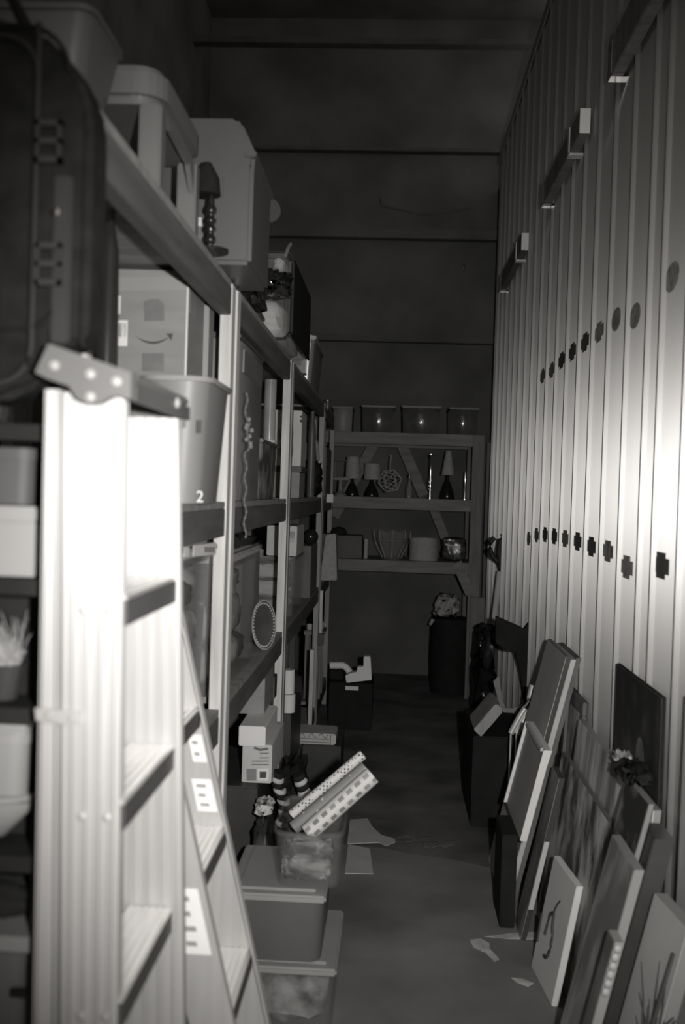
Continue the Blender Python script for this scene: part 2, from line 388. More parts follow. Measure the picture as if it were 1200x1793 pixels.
def tread(z):
    r = L1; x0, x1 = qn(z, .0, 0).x, qn(z, 1.0, 0).x + .006
    m = MB(); m.box(x0+.008, x1, YN+.006, YF-.003, z-.004, z, .001)
    for k in range(6): xx = x0+.014+k*(x1-x0-.02)/5; m.box(xx-.003, xx+.003, YN+.007, YF-.004, z, z+.002)
    t = put('tread', m, 'treadm', r)
    m = MB(); m.box(x1-.003, x1, YN+.006, YF-.003, z-.038, z-.0045, .001); put('front_lip', m, 'lip_shade', t)
    m = MB(); m.box(x0+.008, x0+.011, YN+.006, YF-.003, z-.030, z-.0045, .001); put('rear_lip', m, 'alu', t)
    for f in (.35, .75):
        m = MB(); xx = x0+(x1-x0)*f; m.lathe([(.006, 0), (.005, .003), (0, .004)], (xx, YN-.0016, z-.018), 10, (0, -1, 0)); put('rivet', m, 'alu_dull', t)
for z in (1.405, 1.137, .875, .61, .345): tread(z)
# cap
m = plate([(60, 652), (84, 601), (230, 652), (229, 700), (206, 693), (194, 694), (178, 704), (160, 708), (142, 704), (130, 694), (120, 676), (82, 663)], YN-.030, .022)
cap = put('top_cap', m, 'capm', L1)
a, b, c = PY(84, 601, YN-.03), PY(230, 652, YN-.03), PY(229, 700, YN-.03)
m = MB(); m.prism([(a.x, YN-.008, a.z), (b.x, YN-.008, b.z), (b.x, YN-.008, b.z-.012), (a.x, YN-.008, a.z-.012)], (0, .35, 0), .002); put('top_plate', m, 'capm', cap)
m = MB(); m.prism([(b.x-.004, YN-.008, b.z-.0125), (b.x+.001, YN-.008, b.z-.0125), (c.x+.001, YN-.008, c.z), (c.x-.004, YN-.008, c.z)], (0, .36, 0), .001); put('front_skirt', m, 'darkbin', cap)  # skirt darker than the cap: its unlit aisle side put into the colour
m = MB(); yy = YF+.004+.005; m.prism([(a.x, yy+.002, a.z-.013), (b.x-.005, yy+.002, b.z-.013), (c.x-.005, yy+.002, c.z-.012), (a.x+.02, yy+.002, a.z-.075)], (0, .016, 0), .001); put('far_end_plate', m, 'capm', cap)
for x, y in ((95, 640), (158, 655), (204, 668), (158, 695)):
    m = MB(); p = PY(x, y, YN-.031); m.lathe([(.0075, 0), (.006, .004), (0, .006)], p, 12, (0, -1, 0)); put('rivet', m, 'capgrey', cap)
m = MB(); p = PY(290, 705, 1.595); m.lathe([(.009, 0), (.007, .004), (0, .006)], (b.x+.001, p.y, p.z), 12, (1, 0, 0)); put('rivet', m, 'capgrey', cap)
br = put('spreader_bracket', plate([(60, 1240), (140, 1247), (142, 1268), (122, 1270), (62, 1262)], YN-.009, .007), 'alu_dull', L1)
for x, y in ((85, 1252), (126, 1258)):
    m = MB(); m.lathe([(.006, 0), (.005, .003), (0, .004)], PY(x, y, YN-.0095), 10, (0, -1, 0)); put('rivet', m, 'capgrey', br)
# ------------------------------------------------------------------ leaning ladder
L2 = thing('leaning_ladder', 'narrow aluminium ladder with worn stickers leaning beside the folded stepladder', 'ladder', (-.1, 2.0, 0))
YA, YB = 1.82, 2.12
slope = .245; ZT = 1.405
def xr(z): return -.102 - slope*z + .0     # aisle side edge of the rails
def lrail(Y, w, par, flip):
    m = MB(); zb = .012
    P = lambda z, o, dy: V((xr(z)-o, Y+dy, z))
    def bar(o0, o1, d0, d1): m.prism([P(zb, o0, d0), P(zb, o1, d0), P(ZT, o1, d0), P(ZT, o0, d0)], (0, d1-d0, 0), .0008)
    s = 1 if not flip else -1
    bar(0, w, 0, .003*s); bar(0, .004, .003*s, .026*s); bar(w-.004, w, .003*s, .026*s)
    return put('rail', m, 'alu', par)
lrail(YA, .078, L2, False); lrail(YB, .085, L2, True)
for z in (1.345, 1.107, .865, .62, .375, .13):
    m = MB(); x1 = xr(z)-.004; x0 = x1-.068
    m.box(x0, x1, YA+.004, YB-.004, z-.004, z, .001)
    for k in range(5): xx = x0+.008+k*.0125; m.box(xx-.002, xx+.002, YA+.005, YB-.005, z, z+.002)
    t = put('tread', m, 'treadm', L2)
    m = MB(); m.box(x1-.003, x1, YA+.004, YB-.004, z-.04, z-.0045, .001); put('front_lip', m, 'lip_shade', t)
for Y in (YA, YB):
    m = MB(); m.box(xr(0)-.09, xr(0)+.006, Y-.03, Y+.03, .0085, .05, .004); put('foot', m, 'rubber', L2)
def sticker(xc, z0, z1, w, Y, lines, par):
    P = lambda z, o: V((xr(z)-o, Y, z))
    m = MB(); m.prism([P(z0, xc-w/2), P(z0, xc+w/2), P(z1, xc+w/2), P(z1, xc-w/2)], (0, -.0008, 0)); s = put('sticker', m, 'paper', par)
    m = MB()
    for k in range(lines):
        zz = z1-(k+.7)*(z1-z0)/(lines+.4); h = (z1-z0)/(lines+.4)*.16; e = w*random.uniform(.05, .25)
        m.prism([(P(zz-h, xc-e)+V((0, -.0009, 0))), P(zz-h, xc+w*.3)+V((0, -.0009, 0)), P(zz+h, xc+w*.3)+V((0, -.0009, 0)), P(zz+h, xc-e)+V((0, -.0009, 0))], (0, -.0005, 0))
    put('print', m, 'faint', s)
sticker(.030, .995, 1.05, .028, YB-.0035, 2, L2); sticker(.036, .895, .96, .040, YB-.0035, 3, L2); sticker(.036, .735, .85, .050, YA-.0005, 4, L2)
# ------------------------------------------------------------------ timber shelving along the left
XS = -.45
Z2, Z1, ZC, ZD = 2.108, 1.515, .955, .20          # board tops
def shelving(y0, y1, label, tops=(Z2, Z1, ZC, ZD), pt=2.10, near=True, far=True, dep=.62):
    r = thing('timber_shelving', label, 'shelving', (-.75, (y0+y1)/2, 0), 'timber shelving units along the left')
    for yy in ([y0] if near else []) + ([y1] if far else []):
        for xx in (XS-.032, XS-dep):
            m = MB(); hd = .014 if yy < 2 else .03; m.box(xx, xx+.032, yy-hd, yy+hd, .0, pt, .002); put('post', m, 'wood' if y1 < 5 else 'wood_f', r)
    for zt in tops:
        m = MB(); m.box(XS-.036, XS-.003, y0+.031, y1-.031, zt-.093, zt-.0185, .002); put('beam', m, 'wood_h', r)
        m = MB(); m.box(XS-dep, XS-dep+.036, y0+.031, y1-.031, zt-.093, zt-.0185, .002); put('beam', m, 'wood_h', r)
        m = MB(); m.box(XS-dep, XS-.004, y0+.031, y1-.031, zt-.018, zt, .001); put('shelf_board', m, 'ply', r)
    return r
shelving(1.52, 2.85, 'nearest timber shelving unit, right behind the two ladders')
shelving(2.945, 4.46, 'second timber shelving unit along the left, with a clear zipped bag on top')
shelving(4.56, 6.60, 'third timber shelving unit along the left, mostly in the dark')
shelving(6.70, 7.70, 'timber shelving unit on the left nearest the back shelves', pt=2.0)
def label_card(par, pts, lines=2, mat='paper', ink='ink', nrm=(0, -1, 0), th=.0008, inset=.12):
    """a flat label (4 corners: top-left, top-right, bottom-right, bottom-left) with lines of print"""
    n = V(nrm); m = MB(); m.prism([V(p) for p in pts], n*th); s = put('label', m, mat, par)
    tl, tr, br_, bl = [V(p)+n*(th+.0001) for p in pts]; m = MB()
    for k in range(lines):
        f0 = inset+(1-2*inset)*k/max(lines, 1)+.06; f1 = f0+(1-2*inset)/max(lines, 1)*.45
        e = random.uniform(.55, .95) if lines > 1 else .9
        q = lambda u, v: (tl*(1-u)+tr*u)*(1-v)+(bl*(1-u)+br_*u)*v
        m.prism([q(.08, f0), q(e, f0), q(e, f1), q(.08, f1)], n*.0004)
    if lines: put('print', m, ink, s)
    return s
def carton(name, x0, x1, y0, y1, z0, z1, mat, label, cat='box', group=None, tape='offp', flaps=True):
    r = thing(name, label, cat, ((x0+x1)/2, (y0+y1)/2, z0), group)
    m = MB(); m.box(x0, x1, y0, y1, z0, z1, .003); put('body', m, mat, r)
    if tape:
        m = MB(); xc = (x0+x1)/2; w = min(.025, (x1-x0)*.2)
        m.box(xc-w, xc+w, y0-.0006, y1+.0006, z1, z1+.0006); m.box(xc-w, xc+w, y0-.0012, y0-.0002, z1-(z1-z0)*.18, z1); put('tape', m, tape, r)
    return r
def tote(name, x0, x1, y0, y1, z0, z1, mat, lidmat, label, cat='storage box', group=None, fill=None, flare=.012, hb=.028, latch=True, rim=True, jumble=0):
    r = thing(name, label, cat, ((x0+x1)/2, (y0+y1)/2, z0), group)
    zl = z1-hb if lidmat else z1
    m = MB(); m.shell(x0+flare+.004, x1-flare-.004, y0+flare+.004, y1-flare-.004, z0, zl, .004, flare, .022); put('body', m, mat, r, 50)
    if rim:
        m = MB(); m.shell(x0, x1, y0, y1, zl-.016, zl-.0005, .003, 0, .026, ring=True); put('rim', m, mat, r, 50)
    if lidmat:
        m = MB(); m.box(x0-.003, x1+.003, y0-.003, y1+.003, zl, z1-.006, .005); m.box(x0+.02, x1-.02, y0+.02, y1-.02, z1-.0065, z1, .003); put('lid', m, lidmat, r)
        if latch:
            xc = (x0+x1)/2; w = min(.03, (x1-x0)*.2)
            m = MB(); m.box(xc-w, xc+w, y0-.012, y0-.0035, zl-.035, z1-.008, .003); put('latch', m, lidmat, r)
    if fill:
        g = flare+.014
        if jumble:
            rj = random.Random(int(z0*100+y0*77)); mats = ('offp', 'dark', 'midgl', 'kraft', 'blackgl', 'mid', 'ivory', 'linen', 'dark', 'card_d'); n = jumble; w = (y1-y0-2*g)/n; hz = (zl-z0-.03)
            for i in range(n):
                zc = z0+.008
                while zc < z0+hz*.8:
                    hh = hz*rj.uniform(.18, .42); dx = rj.uniform(.0, .05); m = MB(); m.lump(x0+g+.02, x1-g-.004-dx, y0+g+i*w+.004, y0+g+(i+1)*w-.004, zc, min(zc+hh, z0+hz), .006, 4, rj.randrange(999)); put('contents', m, rj.choice(mats), r, 60); zc += hh+.003
            return r
        m = MB(); m.lump(x0+g, x1-g, y0+g, y1-g, z0+.008, z0+(zl-z0)*.86, .006, 5, int(x0*977)); put('contents', m, fill, r)
    return r
# ------------------------------------------------------------------ bookcase at the left edge, facing the camera
bc = thing('dark_bookcase', 'dark open bookcase at the left edge of the frame beside the bright ladder', 'bookcase', (-.8, 1.52, 0))
BX0, BX1, BY0, BY1 = -1.15, -.466, 1.40, 1.50
for x0 in (BX0, BX1-.018):
    m = MB(); m.box(x0 if x0 < -1 else BX1-.009, x0+.018, BY0, BY1, 0, 1.60, .001); put('side_panel', m, 'blk', bc)
bz = (1.602, 1.408, 1.27, 1.04, .955, .2)
def zpix(y, Y=1.42): return PY(30, y, Y).z
BT = [zpix(742, 1.40), zpix(1014, 1.40), zpix(1240, 1.40), zpix(1500, 1.40), zpix(1640, 1.40), .3]
for k, z in enumerate(BT):
    m = MB(); m.box(BX0+.0185, BX1-.0095, BY0, BY1-.004, z-.022, z, .001); put('shelf_board', m, 'blk' if k != 4 else 'mid', bc)
m = MB(); m.box(BX0+.0185, BX1-.0095, BY1-.0035, BY1, 0, 1.60); put('back_panel', m, 'blk', bc)
T = lambda y, Y: PY(20, y, Y).z
XR = lambda x, y, Y: PY(x, y, Y).x
Yb = 1.425
# clear box over white box
z0 = BT[1]+.001; zt = T(914, Yb)
wbx = carton('white_box', -.80, XR(64, 960, Yb), Yb, 1.488, z0, zt, 'boxw', 'white lidded box at left edge, directly below the cloudy box', tape=None)
m = MB(); m.box(-.803, XR(65, 930, Yb), Yb-.004, 1.491, zt+.0005, zt+.022, .003); put('lid', m, 'boxw', wbx)
label_card(wbx, [(-.62, Yb-.0005, z0+.09), (-.545, Yb-.0005, z0+.09), (-.545, Yb-.0005, z0+.04), (-.62, Yb-.0005, z0+.04)], 2, 'paper', 'offp')
z1 = zt+.024
cb = tote('cloudy_box', -.82, XR(61, 840, Yb), Yb, 1.486, z1, T(784, Yb), 'cloudy', None, 'cloudy plastic box at left edge, on top of the white lidded box', fill='cloudy', flare=.004)
# grassy planter
z0 = BT[2]+.001; gp = thing('grass_planter', 'dark pot with pale dry grass at left edge below the white box', 'plant pot', (-.60, 1.48, z0))
xr0 = XR(40, 1200, Yb)
m = MB(); m.shell(-.74, xr0-.02, 1.438, 1.475, z0, T(1168, Yb), .006, .012, .03); put('pot', m, 'dark', gp)
m = MB(); rn = random.Random(5); zt = T(1165, Yb)
m.lump(-.74, xr0-.012, 1.43, 1.484, zt-.03, T(1100, 1.45), .010, 6, 2)
for k in range(160):
    x, y = rn.uniform(-.74, xr0-.015), rn.uniform(1.44, 1.465); h = rn.uniform(.03, .075); a, b = rn.uniform(-.02, .02), rn.uniform(-.02, .02)
    m.tube([(x, y, zt), (x+a*.4, y+b*.4, zt+h*.6), (x+a, y+b, zt+h)], .0014, 4, .0004)
put('dry_grass', m, 'straw', gp)
# white box with scoop under planter board
z0 = BT[3]+.001; zt = T(1262, Yb)
sb = tote('white_tub', -.80, XR(46, 1330, Yb), Yb, 1.488, z0+.07, zt, 'boxw', 'toteld', 'white tub with grey rim at left edge under the grass planter', flare=.004, hb=.018, latch=False)
bw = thing('shallow_bowl', 'pale shallow bowl at left edge under the white tub', 'bowl', (-.64, 1.50, z0))
m = MB(); m.lathe([(.05, 0), (.09, .01), (.125, .048), (.130, .060), (.124, .060), (.085, .016), (.0, .012)], (-.62, 1.455, z0), 32); 
for v in m.bm.verts: v.co.y = 1.453+(v.co.y-1.455)*.3
put('bowl_body', m, 'boxw', bw, 40)
m = MB(); m.lathe([(.1255, .060), (.133, .064), (.1255, .068)], (-.62, 1.455, z0), 32); 
for v in m.bm.verts: v.co.y = 1.453+(v.co.y-1.455)*.3
put('rim', m, 'toteld', bw, 40)
# things on the two low boards
z0 = BT[4]+.001
single('folded_dark_cloth', MB().lump(-.80, XR(44, 1560, Yb), 1.43, 1.488, z0, z0+.055,   .006, 5, 8), 'blk', 'dark folded cloth at left edge under the pale bowl', 'cloth', smooth=60)
z0 = BT[5]+.001; zt = min(T(1668, Yb), BT[4]-.024)
gb = tote('grey_crate', -.82, XR(48, 1720, Yb), Yb, 1.488, z0, zt, 'toteg', None, 'tall grey crate at bottom left edge of the bookcase', flare=.004, hb=.02)
m = MB(); zz = T(1735, Yb); m.box(XR(20, 1735, Yb), XR(50, 1735, Yb), Yb-.008, Yb+.001, zz-.006, zz+.006, .002); put('handle', m, 'black', gb)
# black hard case on top of the bookcase
ZK = BT[0]+.002
kc = thing('black_case', 'big upright black suitcase with rounded corners on top of the left bookcase', 'suitcase', (-.72, 1.47, ZK))
xa = XR(164, 360, 1.40); zt = T(34, 1.40)
def rrect(x0, x1, z0, z1, r, n=6):
    o = []
    for cx, cz, s in ((x1-r, z1-r, 0), (x0+r, z1-r, 1), (x0+r, z0+r, 2), (x1-r, z0+r, 3)):
        for i in range(n+1): a = (s+i/n)*math.pi/2; o.append((cx+r*math.cos(a), cz+r*math.sin(a)))
    return o
zb = 1.655
m = MB(); m.prism([(x, 1.385, z) for x, z in [(-1.0, zb), (-.53, zb), (-.475, 1.68), (-.458, 1.71), (-.455, 1.738), (xa-.012, 1.727), (xa, 1.74)]+[q for q in rrect(-1.0, xa, zb, zt, .15, 9) if q[1] > 1.95]], (0, .085, 0), .012); put('shell', m, 'casebk', kc, 50)
x1 = XR(72, 400, 1.385)
m = MB(); m.tube([(x, 1.379, z) for x, z in rrect(-.93, XR(58, 500, 1.38), zb+.025, zt-.03, .05)+[(XR(58, 500, 1.38), zb+.5)] if True], .0045, 6); put('piping', m, 'trimd', kc, 60)
m = MB(); m.tube([(x, 1.3785, z) for x, z in rrect(-.96, XR(112, 500, 1.38), 1.752, zt-.018, .06)], .0035, 6); put('zip', m, 'casebk', kc, 60)
for y in (255, 470):
    m = MB(); a, b, c, d = rect(62, y-45, 108, y+30, 1.372)
    m.box(a, b, 1.368, 1.3825, c, c+.008, .001); m.box(a, b, 1.368, 1.3825, (c+d)/2-.004, (c+d)/2+.004, .001); m.box(a, b, 1.368, 1.3825, d-.008, d, .001); m.box(a, a+.006, 1.368, 1.3825, c, d, .001); m.box(b-.006, b, 1.368, 1.3825, c, d, .001)
    put('buckle', m, 'trimd', kc)
m = MB(); a, b, c, d = rect(88, 305, 122, 600, 1.37); m.box(a, b, 1.374, 1.3835, c, d, .003); put('strap', m, 'trimd', kc)
m = MB(); p = PY(100, 372, 1.372); m.lathe([(.006, 0), (.005, .004), (0, .005)], p, 10, (0, -1, 0)); put('stud', m, 'chrome', kc)
m = MB(); x0 = XR(58, 30, 1.45); m.tube([(x0-.16, 1.43, zt-.001), (x0-.15, 1.43, zt+.05), (x0-.03, 1.43, zt+.055), (x0+.0, 1.43, zt-.001)], .009, 8); put('carry_handle', m, 'casebk', kc, 60)
for xx in (-.9, -.56):
    for yy in (1.41, 1.455):
        m = MB(); m.lathe([(.004, -.011), (.016, -.011), (.018, 0), (.016, .011), (.004, .011)], (xx, yy, ZK+.018), 14, (1, 0, 0)); m.box(xx-.006, xx+.006, yy-.008, yy+.008, ZK+.012, zb+.01); put('wheel', m, 'rubber', kc)
# ------------------------------------------------------------------ top shelf of the nearest unit
zs = Z2+.001
tub = thing('white_tub', 'pale flared tub on top shelf behind the black suitcase', 'tub', (-.7, 1.86, zs), None)
zt = PY(170, 14, 1.76).z
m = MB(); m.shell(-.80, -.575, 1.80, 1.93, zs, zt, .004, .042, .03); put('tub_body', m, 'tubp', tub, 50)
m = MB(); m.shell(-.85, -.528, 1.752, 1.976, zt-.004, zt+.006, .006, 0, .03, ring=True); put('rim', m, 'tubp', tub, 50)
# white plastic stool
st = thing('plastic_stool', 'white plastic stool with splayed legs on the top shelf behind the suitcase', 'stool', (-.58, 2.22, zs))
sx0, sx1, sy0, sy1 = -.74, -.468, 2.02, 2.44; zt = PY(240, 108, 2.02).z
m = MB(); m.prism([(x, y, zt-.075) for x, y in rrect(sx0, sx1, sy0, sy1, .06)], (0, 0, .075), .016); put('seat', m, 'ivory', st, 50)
def leg(x, y, dx, dy):
    m = MB(); w = .022
    m.prism([(x-w, y-w, zt-.076), (x+w, y-w, zt-.076), (x+w, y+w, zt-.076), (x-w, y+w, zt-.076)], (dx, dy, -(zt-.076-zs)), .004); put('leg', m, 'ivory', st, 40)
leg(sx1-.026, sy0+.03, .0, -.0); leg(sx1-.026, sy1-.03, .0, .0); leg(sx0+.03, sy0+.03, 0, 0); leg(sx0+.03, sy1-.03, 0, 0)
m = MB(); m.prism([(sx1-.008, sy0+.06, zt-.076), (sx1-.008, sy1-.055, zt-.076), (sx1-.008, sy1-.055, zt-.15), (sx1-.008, sy1-.11, zt-.1), (sx1-.008, sy0+.12, zt-.09)], (-.012, 0, 0), .002); put('apron', m, 'ivory', st)
# upturned pale tub behind the stool
ut = thing('upturned_tub', 'large pale plastic tub standing upside down beside the white stool', 'tub', (-.62, 2.75, zs))
yu = 2.62; xr_ = XR(420, 205, yu); zt = PY(380, 205, yu).z
m = MB()
x0 = -.80; zc = PY(448, 268, yu).z
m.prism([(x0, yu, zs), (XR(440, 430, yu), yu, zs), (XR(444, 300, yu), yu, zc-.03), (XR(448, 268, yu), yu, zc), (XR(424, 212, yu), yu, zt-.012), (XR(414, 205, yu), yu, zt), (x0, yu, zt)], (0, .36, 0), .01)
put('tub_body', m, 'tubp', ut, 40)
m = MB(); m.box(XR(436, 275, yu)-.01, XR(447, 275, yu)+.004, yu-.01, yu+.38, zc-.012, zc+.004, .003); put('lip', m, 'tubp', ut)
m = MB(); a, b, c, d = rect(383, 308, 392, 345, yu); m.box(a, b, yu-.006, yu+.002, c, d, .002); put('side_rib', m, 'tubp', ut)
# spindle lamp
yl = 2.50; px_ = PY(369, 390, yl).x; sp = thing('spindle_lamp', 'slim black turned lamp with black shade on the top shelf', 'lamp', (px_, yl, zs))
zt = PY(366, 342, yl).z; h = zt-zs; m = MB()
pr = [(.045, 0), (.045, .008), (.018, .014)]
for k in range(10): f = .06+k*.086; pr += [(.008 if k % 2 else .014, h*f), (.013 if k % 3 else .009, h*(f+.03))]
m.lathe(pr+[(.006, h)], (px_, yl, zs), 16); put('stem', m, 'blackgl', sp, 60)
zt2 = PY(350, 285, yl).z; m = MB(); m.lathe([(.034, h), (.034, h+.006), (.030, h+.04), (.010, zt2-zs)], (px_-.012, yl, zs), 20); put('lamp_shade', m, 'black', sp, 40)
for y in (354, 364, 380, 392):
    pass
# jar, jug, discs behind
def jar(name, pix, Y, mat, label, cat, z0, kind=0, lidm=None):
    xl, yt, xr2, yb = pix; a, b, c, d = rect(xl, yt, xr2, yb, Y); r = (b-a)/2; cx = (a+b)/2; h = d-z0
    if z0 >= d: h = .05
    t = thing(name, label, cat, (cx, Y+r, z0)); m = MB()
    if kind == 0: pf = [(r*.9, 0), (r, .01), (r, h*.72), (r*.72, h*.86), (r*.5, h*.9), (r*.5, h)]
    elif kind == 1: pf = [(r*.6, 0), (r*.95, h*.25), (r, h*.6), (r*.85, h*.9), (r*.4, h)]
    elif kind == 2: pf = [(r*.8, 0), (r*.85, h*.5), (r*.35, h*.7), (r*.28, h)]
    else: pf = [(r*.92, 0), (r, h*.5), (r, h)]
    m.lathe(pf, (cx, Y+r, z0), 20); put('body', m, mat, t, 45)
    if lidm:
        m = MB(); rr = pf[-1][0]*1.12; m.lathe([(rr, h+.0005), (rr, h+.018), (rr*.9, h+.022), (0, h+.023)], (cx, Y+r, z0), 18); put('lid', m, lidm, t, 45)
    return t
jar('spray_bottle', (338, 395, 356, 440), 2.60, 'midgl', 'small shiny bottle left of the black spindle lamp', 'bottle', Z2+.001, 0, 'white')
zs2 = Z2+.001
yb2 = 4.93; px_ = PY(470, 368, yb2); ds = thing('round_plaque', 'round pale plaque on a bent stand at the end of the top shelf', 'plaque', (px_.x-.02, yb2, zs2))
m = MB(); m.lathe([(.0, 0), (.056, 0), (.061, .006), (.056, .012), (0, .012)], px_, 24, (.45, -1, .1)); put('disc', m, 'ivory', ds, 40)
q = PY(461, 398, yb2); m = MB(); m.tube([(px_.x-.03, yb2+.02, zs2+.012), (px_.x-.03, yb2+.02, q.z-.08), (q.x, yb2+.006, q.z), (px_.x, yb2+.007, px_.z-.03)], .012, 10, .010); m.lathe([(.04, 0), (.04, .01), (.015, .014)], (px_.x-.03, yb2+.02, zs2), 18); put('stand', m, 'ivory', ds, 60)
# ------------------------------------------------------------------ middle shelf of the nearest unit
z0 = Z1+.001
# waste bin at the front
yw = 2.20; a, b, c, d = rect(238, 655, 366, 900, yw); d = PY(320, 658, yw).z
wb_ = thing('white_bin', 'tall grey-white rectangular bin with a bright rim behind the bright ladder', 'bin', ((a+b)/2, yw+.15, z0))
fl = .02
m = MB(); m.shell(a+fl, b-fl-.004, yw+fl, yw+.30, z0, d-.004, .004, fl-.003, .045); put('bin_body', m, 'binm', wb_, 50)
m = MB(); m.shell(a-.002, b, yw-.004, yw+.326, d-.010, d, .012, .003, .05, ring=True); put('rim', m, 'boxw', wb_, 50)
# the number on its side
cu = bpy.data.curves.new('t', 'FONT'); cu.body = '2'; cu.size = .034; cu.extrude = .0006
to = bpy.data.objects.new('t', cu); COL.objects.link(to); dg = bpy.context.evaluated_depsgraph_get()
me = bpy.data.meshes.new_from_object(to.evaluated_get(dg)); bpy.data.objects.remove(to)
num = bpy.data.objects.new('number_mark', me); me.materials.append(W['paper']); COL.objects.link(num); num.parent = wb_
pn = PY(341, 884, yw); num.location = V((pn.x-.001, yw+.0150, pn.z+.006)) - parent_origin(wb_); num.rotation_euler = (math.radians(86), 0, 0)
m = MB(); a2, b2, c2, d2 = rect(343, 735, 352, 758, yw); m.box(a2, b2, yw-.0005+.007, yw+.008, c2, d2, .001); put('slot', m, 'ink', wb_)
# carton with a smile
ya = 2.56; a, b, c, d = rect(182, 484, 328, 660, ya); d = min(d, 1.994)
d = 2.078
bx = carton('smiling_arrow_carton', a, b, ya, ya+.22, z0, d, 'card', 'tall cardboard carton with curved arrow and square badges behind the pale bin', tape=None)
def onface(pix, mat, name, th=.0009, Y=ya):
    m = MB(); m.prism([PY(x, y, Y-.0002) for x, y in pix], (0, -th, 0)); return put(name, m, mat, bx)
onface([(252, 528), (262, 524), (278, 524), (287, 532), (288, 562), (253, 562)], 'ink2', 'badge')
onface([(249, 618), (287, 618), (287, 650), (249, 650)], 'ink2', 'badge')
def smile(dy):
    up, lo = [], []
    for k in range(13):
        f = k/12; x = 238+f*60; s = 4*f*(1-f); up.append((x, 589+dy+s*9)); lo.append((x, 589+dy+s*13.5))
    onface(up+lo[::-1], 'ink', 'smile_mark')
    onface([(291, 584+dy), (303, 584+dy), (300, 597+dy), (296, 590+dy)], 'ink', 'arrow_mark')
smile(0)
onface([(186, 518), (212, 518), (211, 550), (185, 550)], 'paper', 'label')
onface([(203, 561), (224, 561), (223, 606), (203, 606)], 'paper', 'label')
for k in range(6): onface([(206+k*2.6, 566), (207.3+k*2.6, 566), (207.3+k*2.6, 590), (206+k*2.6, 590)], 'ink2', 'barcode')
onface([(184, 561), (202, 561), (201, 596), (183, 596)], 'offp', 'label')
onface([(180, 486), (326, 484), (326, 508), (180, 510)], 'kraft', 'tape')
m = MB(); m.box(b-.003, b+.0015, ya-.0015, ya+.002, z0, d-.02); put('edge_tape', m, 'white', bx)
m = MB(); m.box(b+.0003, b+.0012, ya+.02, ya+.10, d-.10, d, 0); put('tape', m, 'kraft', bx)
# cartons behind, right faces showing
carton('narrow_carton', XR(352, 560, 2.80)-.10, XR(366, 560, 2.80), 2.80, 2.90-.02, z0, 2.04, 'kraft', 'narrow pale carton squeezed between the smiling carton and the shelf post', tape='ink')
jar('dark_bottle', (166, 384, 206, 470), 1.84, 'blackgl', 'dark shiny bottle left of the smiling carton, behind the suitcase', 'bottle', Z1+.001, 1, 'chrome')
jar('dark_jug', (170, 450, 204, 640), 2.05, 'blackgl', 'black glossy jug standing left of the smiling carton', 'jug', Z1+.001, 1)
m = MB(); p = PX(343, 540, XS)
# low shelf of nearest unit : clear tote with label strip
z0 = ZC+.001
yt_ = 2.40
ct = tote('clear_tote', -.80, -.47, 2.32, 2.80, z0, min(1.419, PX(385, 944, -.47).z), 'frost', 'lid', 'clear storage box with a labelled lid under the pale bin, behind the ladders', fill='mixed', flare=.01, jumble=4)
zl = PX(370, 958, -.467).z
P_ = lambda x, y: PX(x, y+5, -.4665)
label_card(ct, [P_(338, 950), P_(378, 945), P_(378, 966), P_(338, 970)], 0, 'paper', 'ink', (1, 0, 0))
for k in range(5):
    x = 358+k*3.6; m = MB(); m.prism([V(P_(x, 953))+V((.0009, 0, 0)), V(P_(x+2.4, 952.5))+V((.0009, 0, 0)), V(P_(x+2.4, 962))+V((.0009, 0, 0)), V(P_(x, 962.5))+V((.0009, 0, 0))], (.0004, 0, 0)); put('print_block', m, 'ink2', ct)
label_card(ct, [P_(322, 953), P_(331, 952), P_(331, 970), P_(322, 971)], 0, 'paper', 'ink', (1, 0, 0), inset=.3)
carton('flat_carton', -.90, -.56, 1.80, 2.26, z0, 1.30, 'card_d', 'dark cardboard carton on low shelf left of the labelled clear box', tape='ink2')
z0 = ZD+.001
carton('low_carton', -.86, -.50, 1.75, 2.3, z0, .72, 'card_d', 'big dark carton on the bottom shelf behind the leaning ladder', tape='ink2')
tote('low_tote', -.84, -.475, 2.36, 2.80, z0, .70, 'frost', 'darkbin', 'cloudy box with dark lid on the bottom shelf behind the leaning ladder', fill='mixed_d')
# ------------------------------------------------------------------ second unit
zt_ = Z2+.001
# clear zipped bedding bag across the second and third unit tops
bg_ = thing('bedding_bag', 'clear zipped bag of folded white linen on top of the second shelving unit', 'bag', (-.55, 4.45, zt_+.016))
zb0 = zt_+.016
ybg = 4.0; a, b, c, d = rect(400, 440, 512, 600, ybg)
m = MB(); m.box(a, b, ybg, 4.85, zb0, d, .03, seg=3); put('film_cover', m, 'film', bg_, 40)
zl1, zl2, zl3 = PY(470, 516, ybg).z, PY(470, 512, ybg).z, PY(500, 472, ybg).z
m = MB(); m.lump(a+.03, b-.034, ybg+.015, 4.8, zb0+.004, zl1, .006, 5, 21); put('folded_linen', m, 'linen', bg_, 60)
m = MB(); m.lump(a+.03, b-.055, ybg+.02, 4.78, zl1+.003, zl3-.006, .006, 5, 22); put('dark_blanket', m, 'black', bg_, 60)
m = MB(); m.lump(PY(474, 460, ybg).x, b-.03, ybg+.012, 4.75, zl3, d-.010, .006, 5, 23); put('folded_linen', m, 'linen', bg_, 60)
m = MB(); m.lump(PY(392, 490, 3.86).x, PY(511, 490, 3.86).x, 3.85, ybg-.003, PY(450, 518, 3.86).z, PY(450, 464, 3.86).z, .017, 9, 31); put('glossy_flap', m, 'wrapbk', bg_, 70)
m = MB(); m.tube([(x, ybg-.002, z) for x, z in rrect(a, b, zb0, d, .035)]+[(b, ybg-.002, d-.04)], .006, 6); put('piping', m, 'dark', bg_, 60)
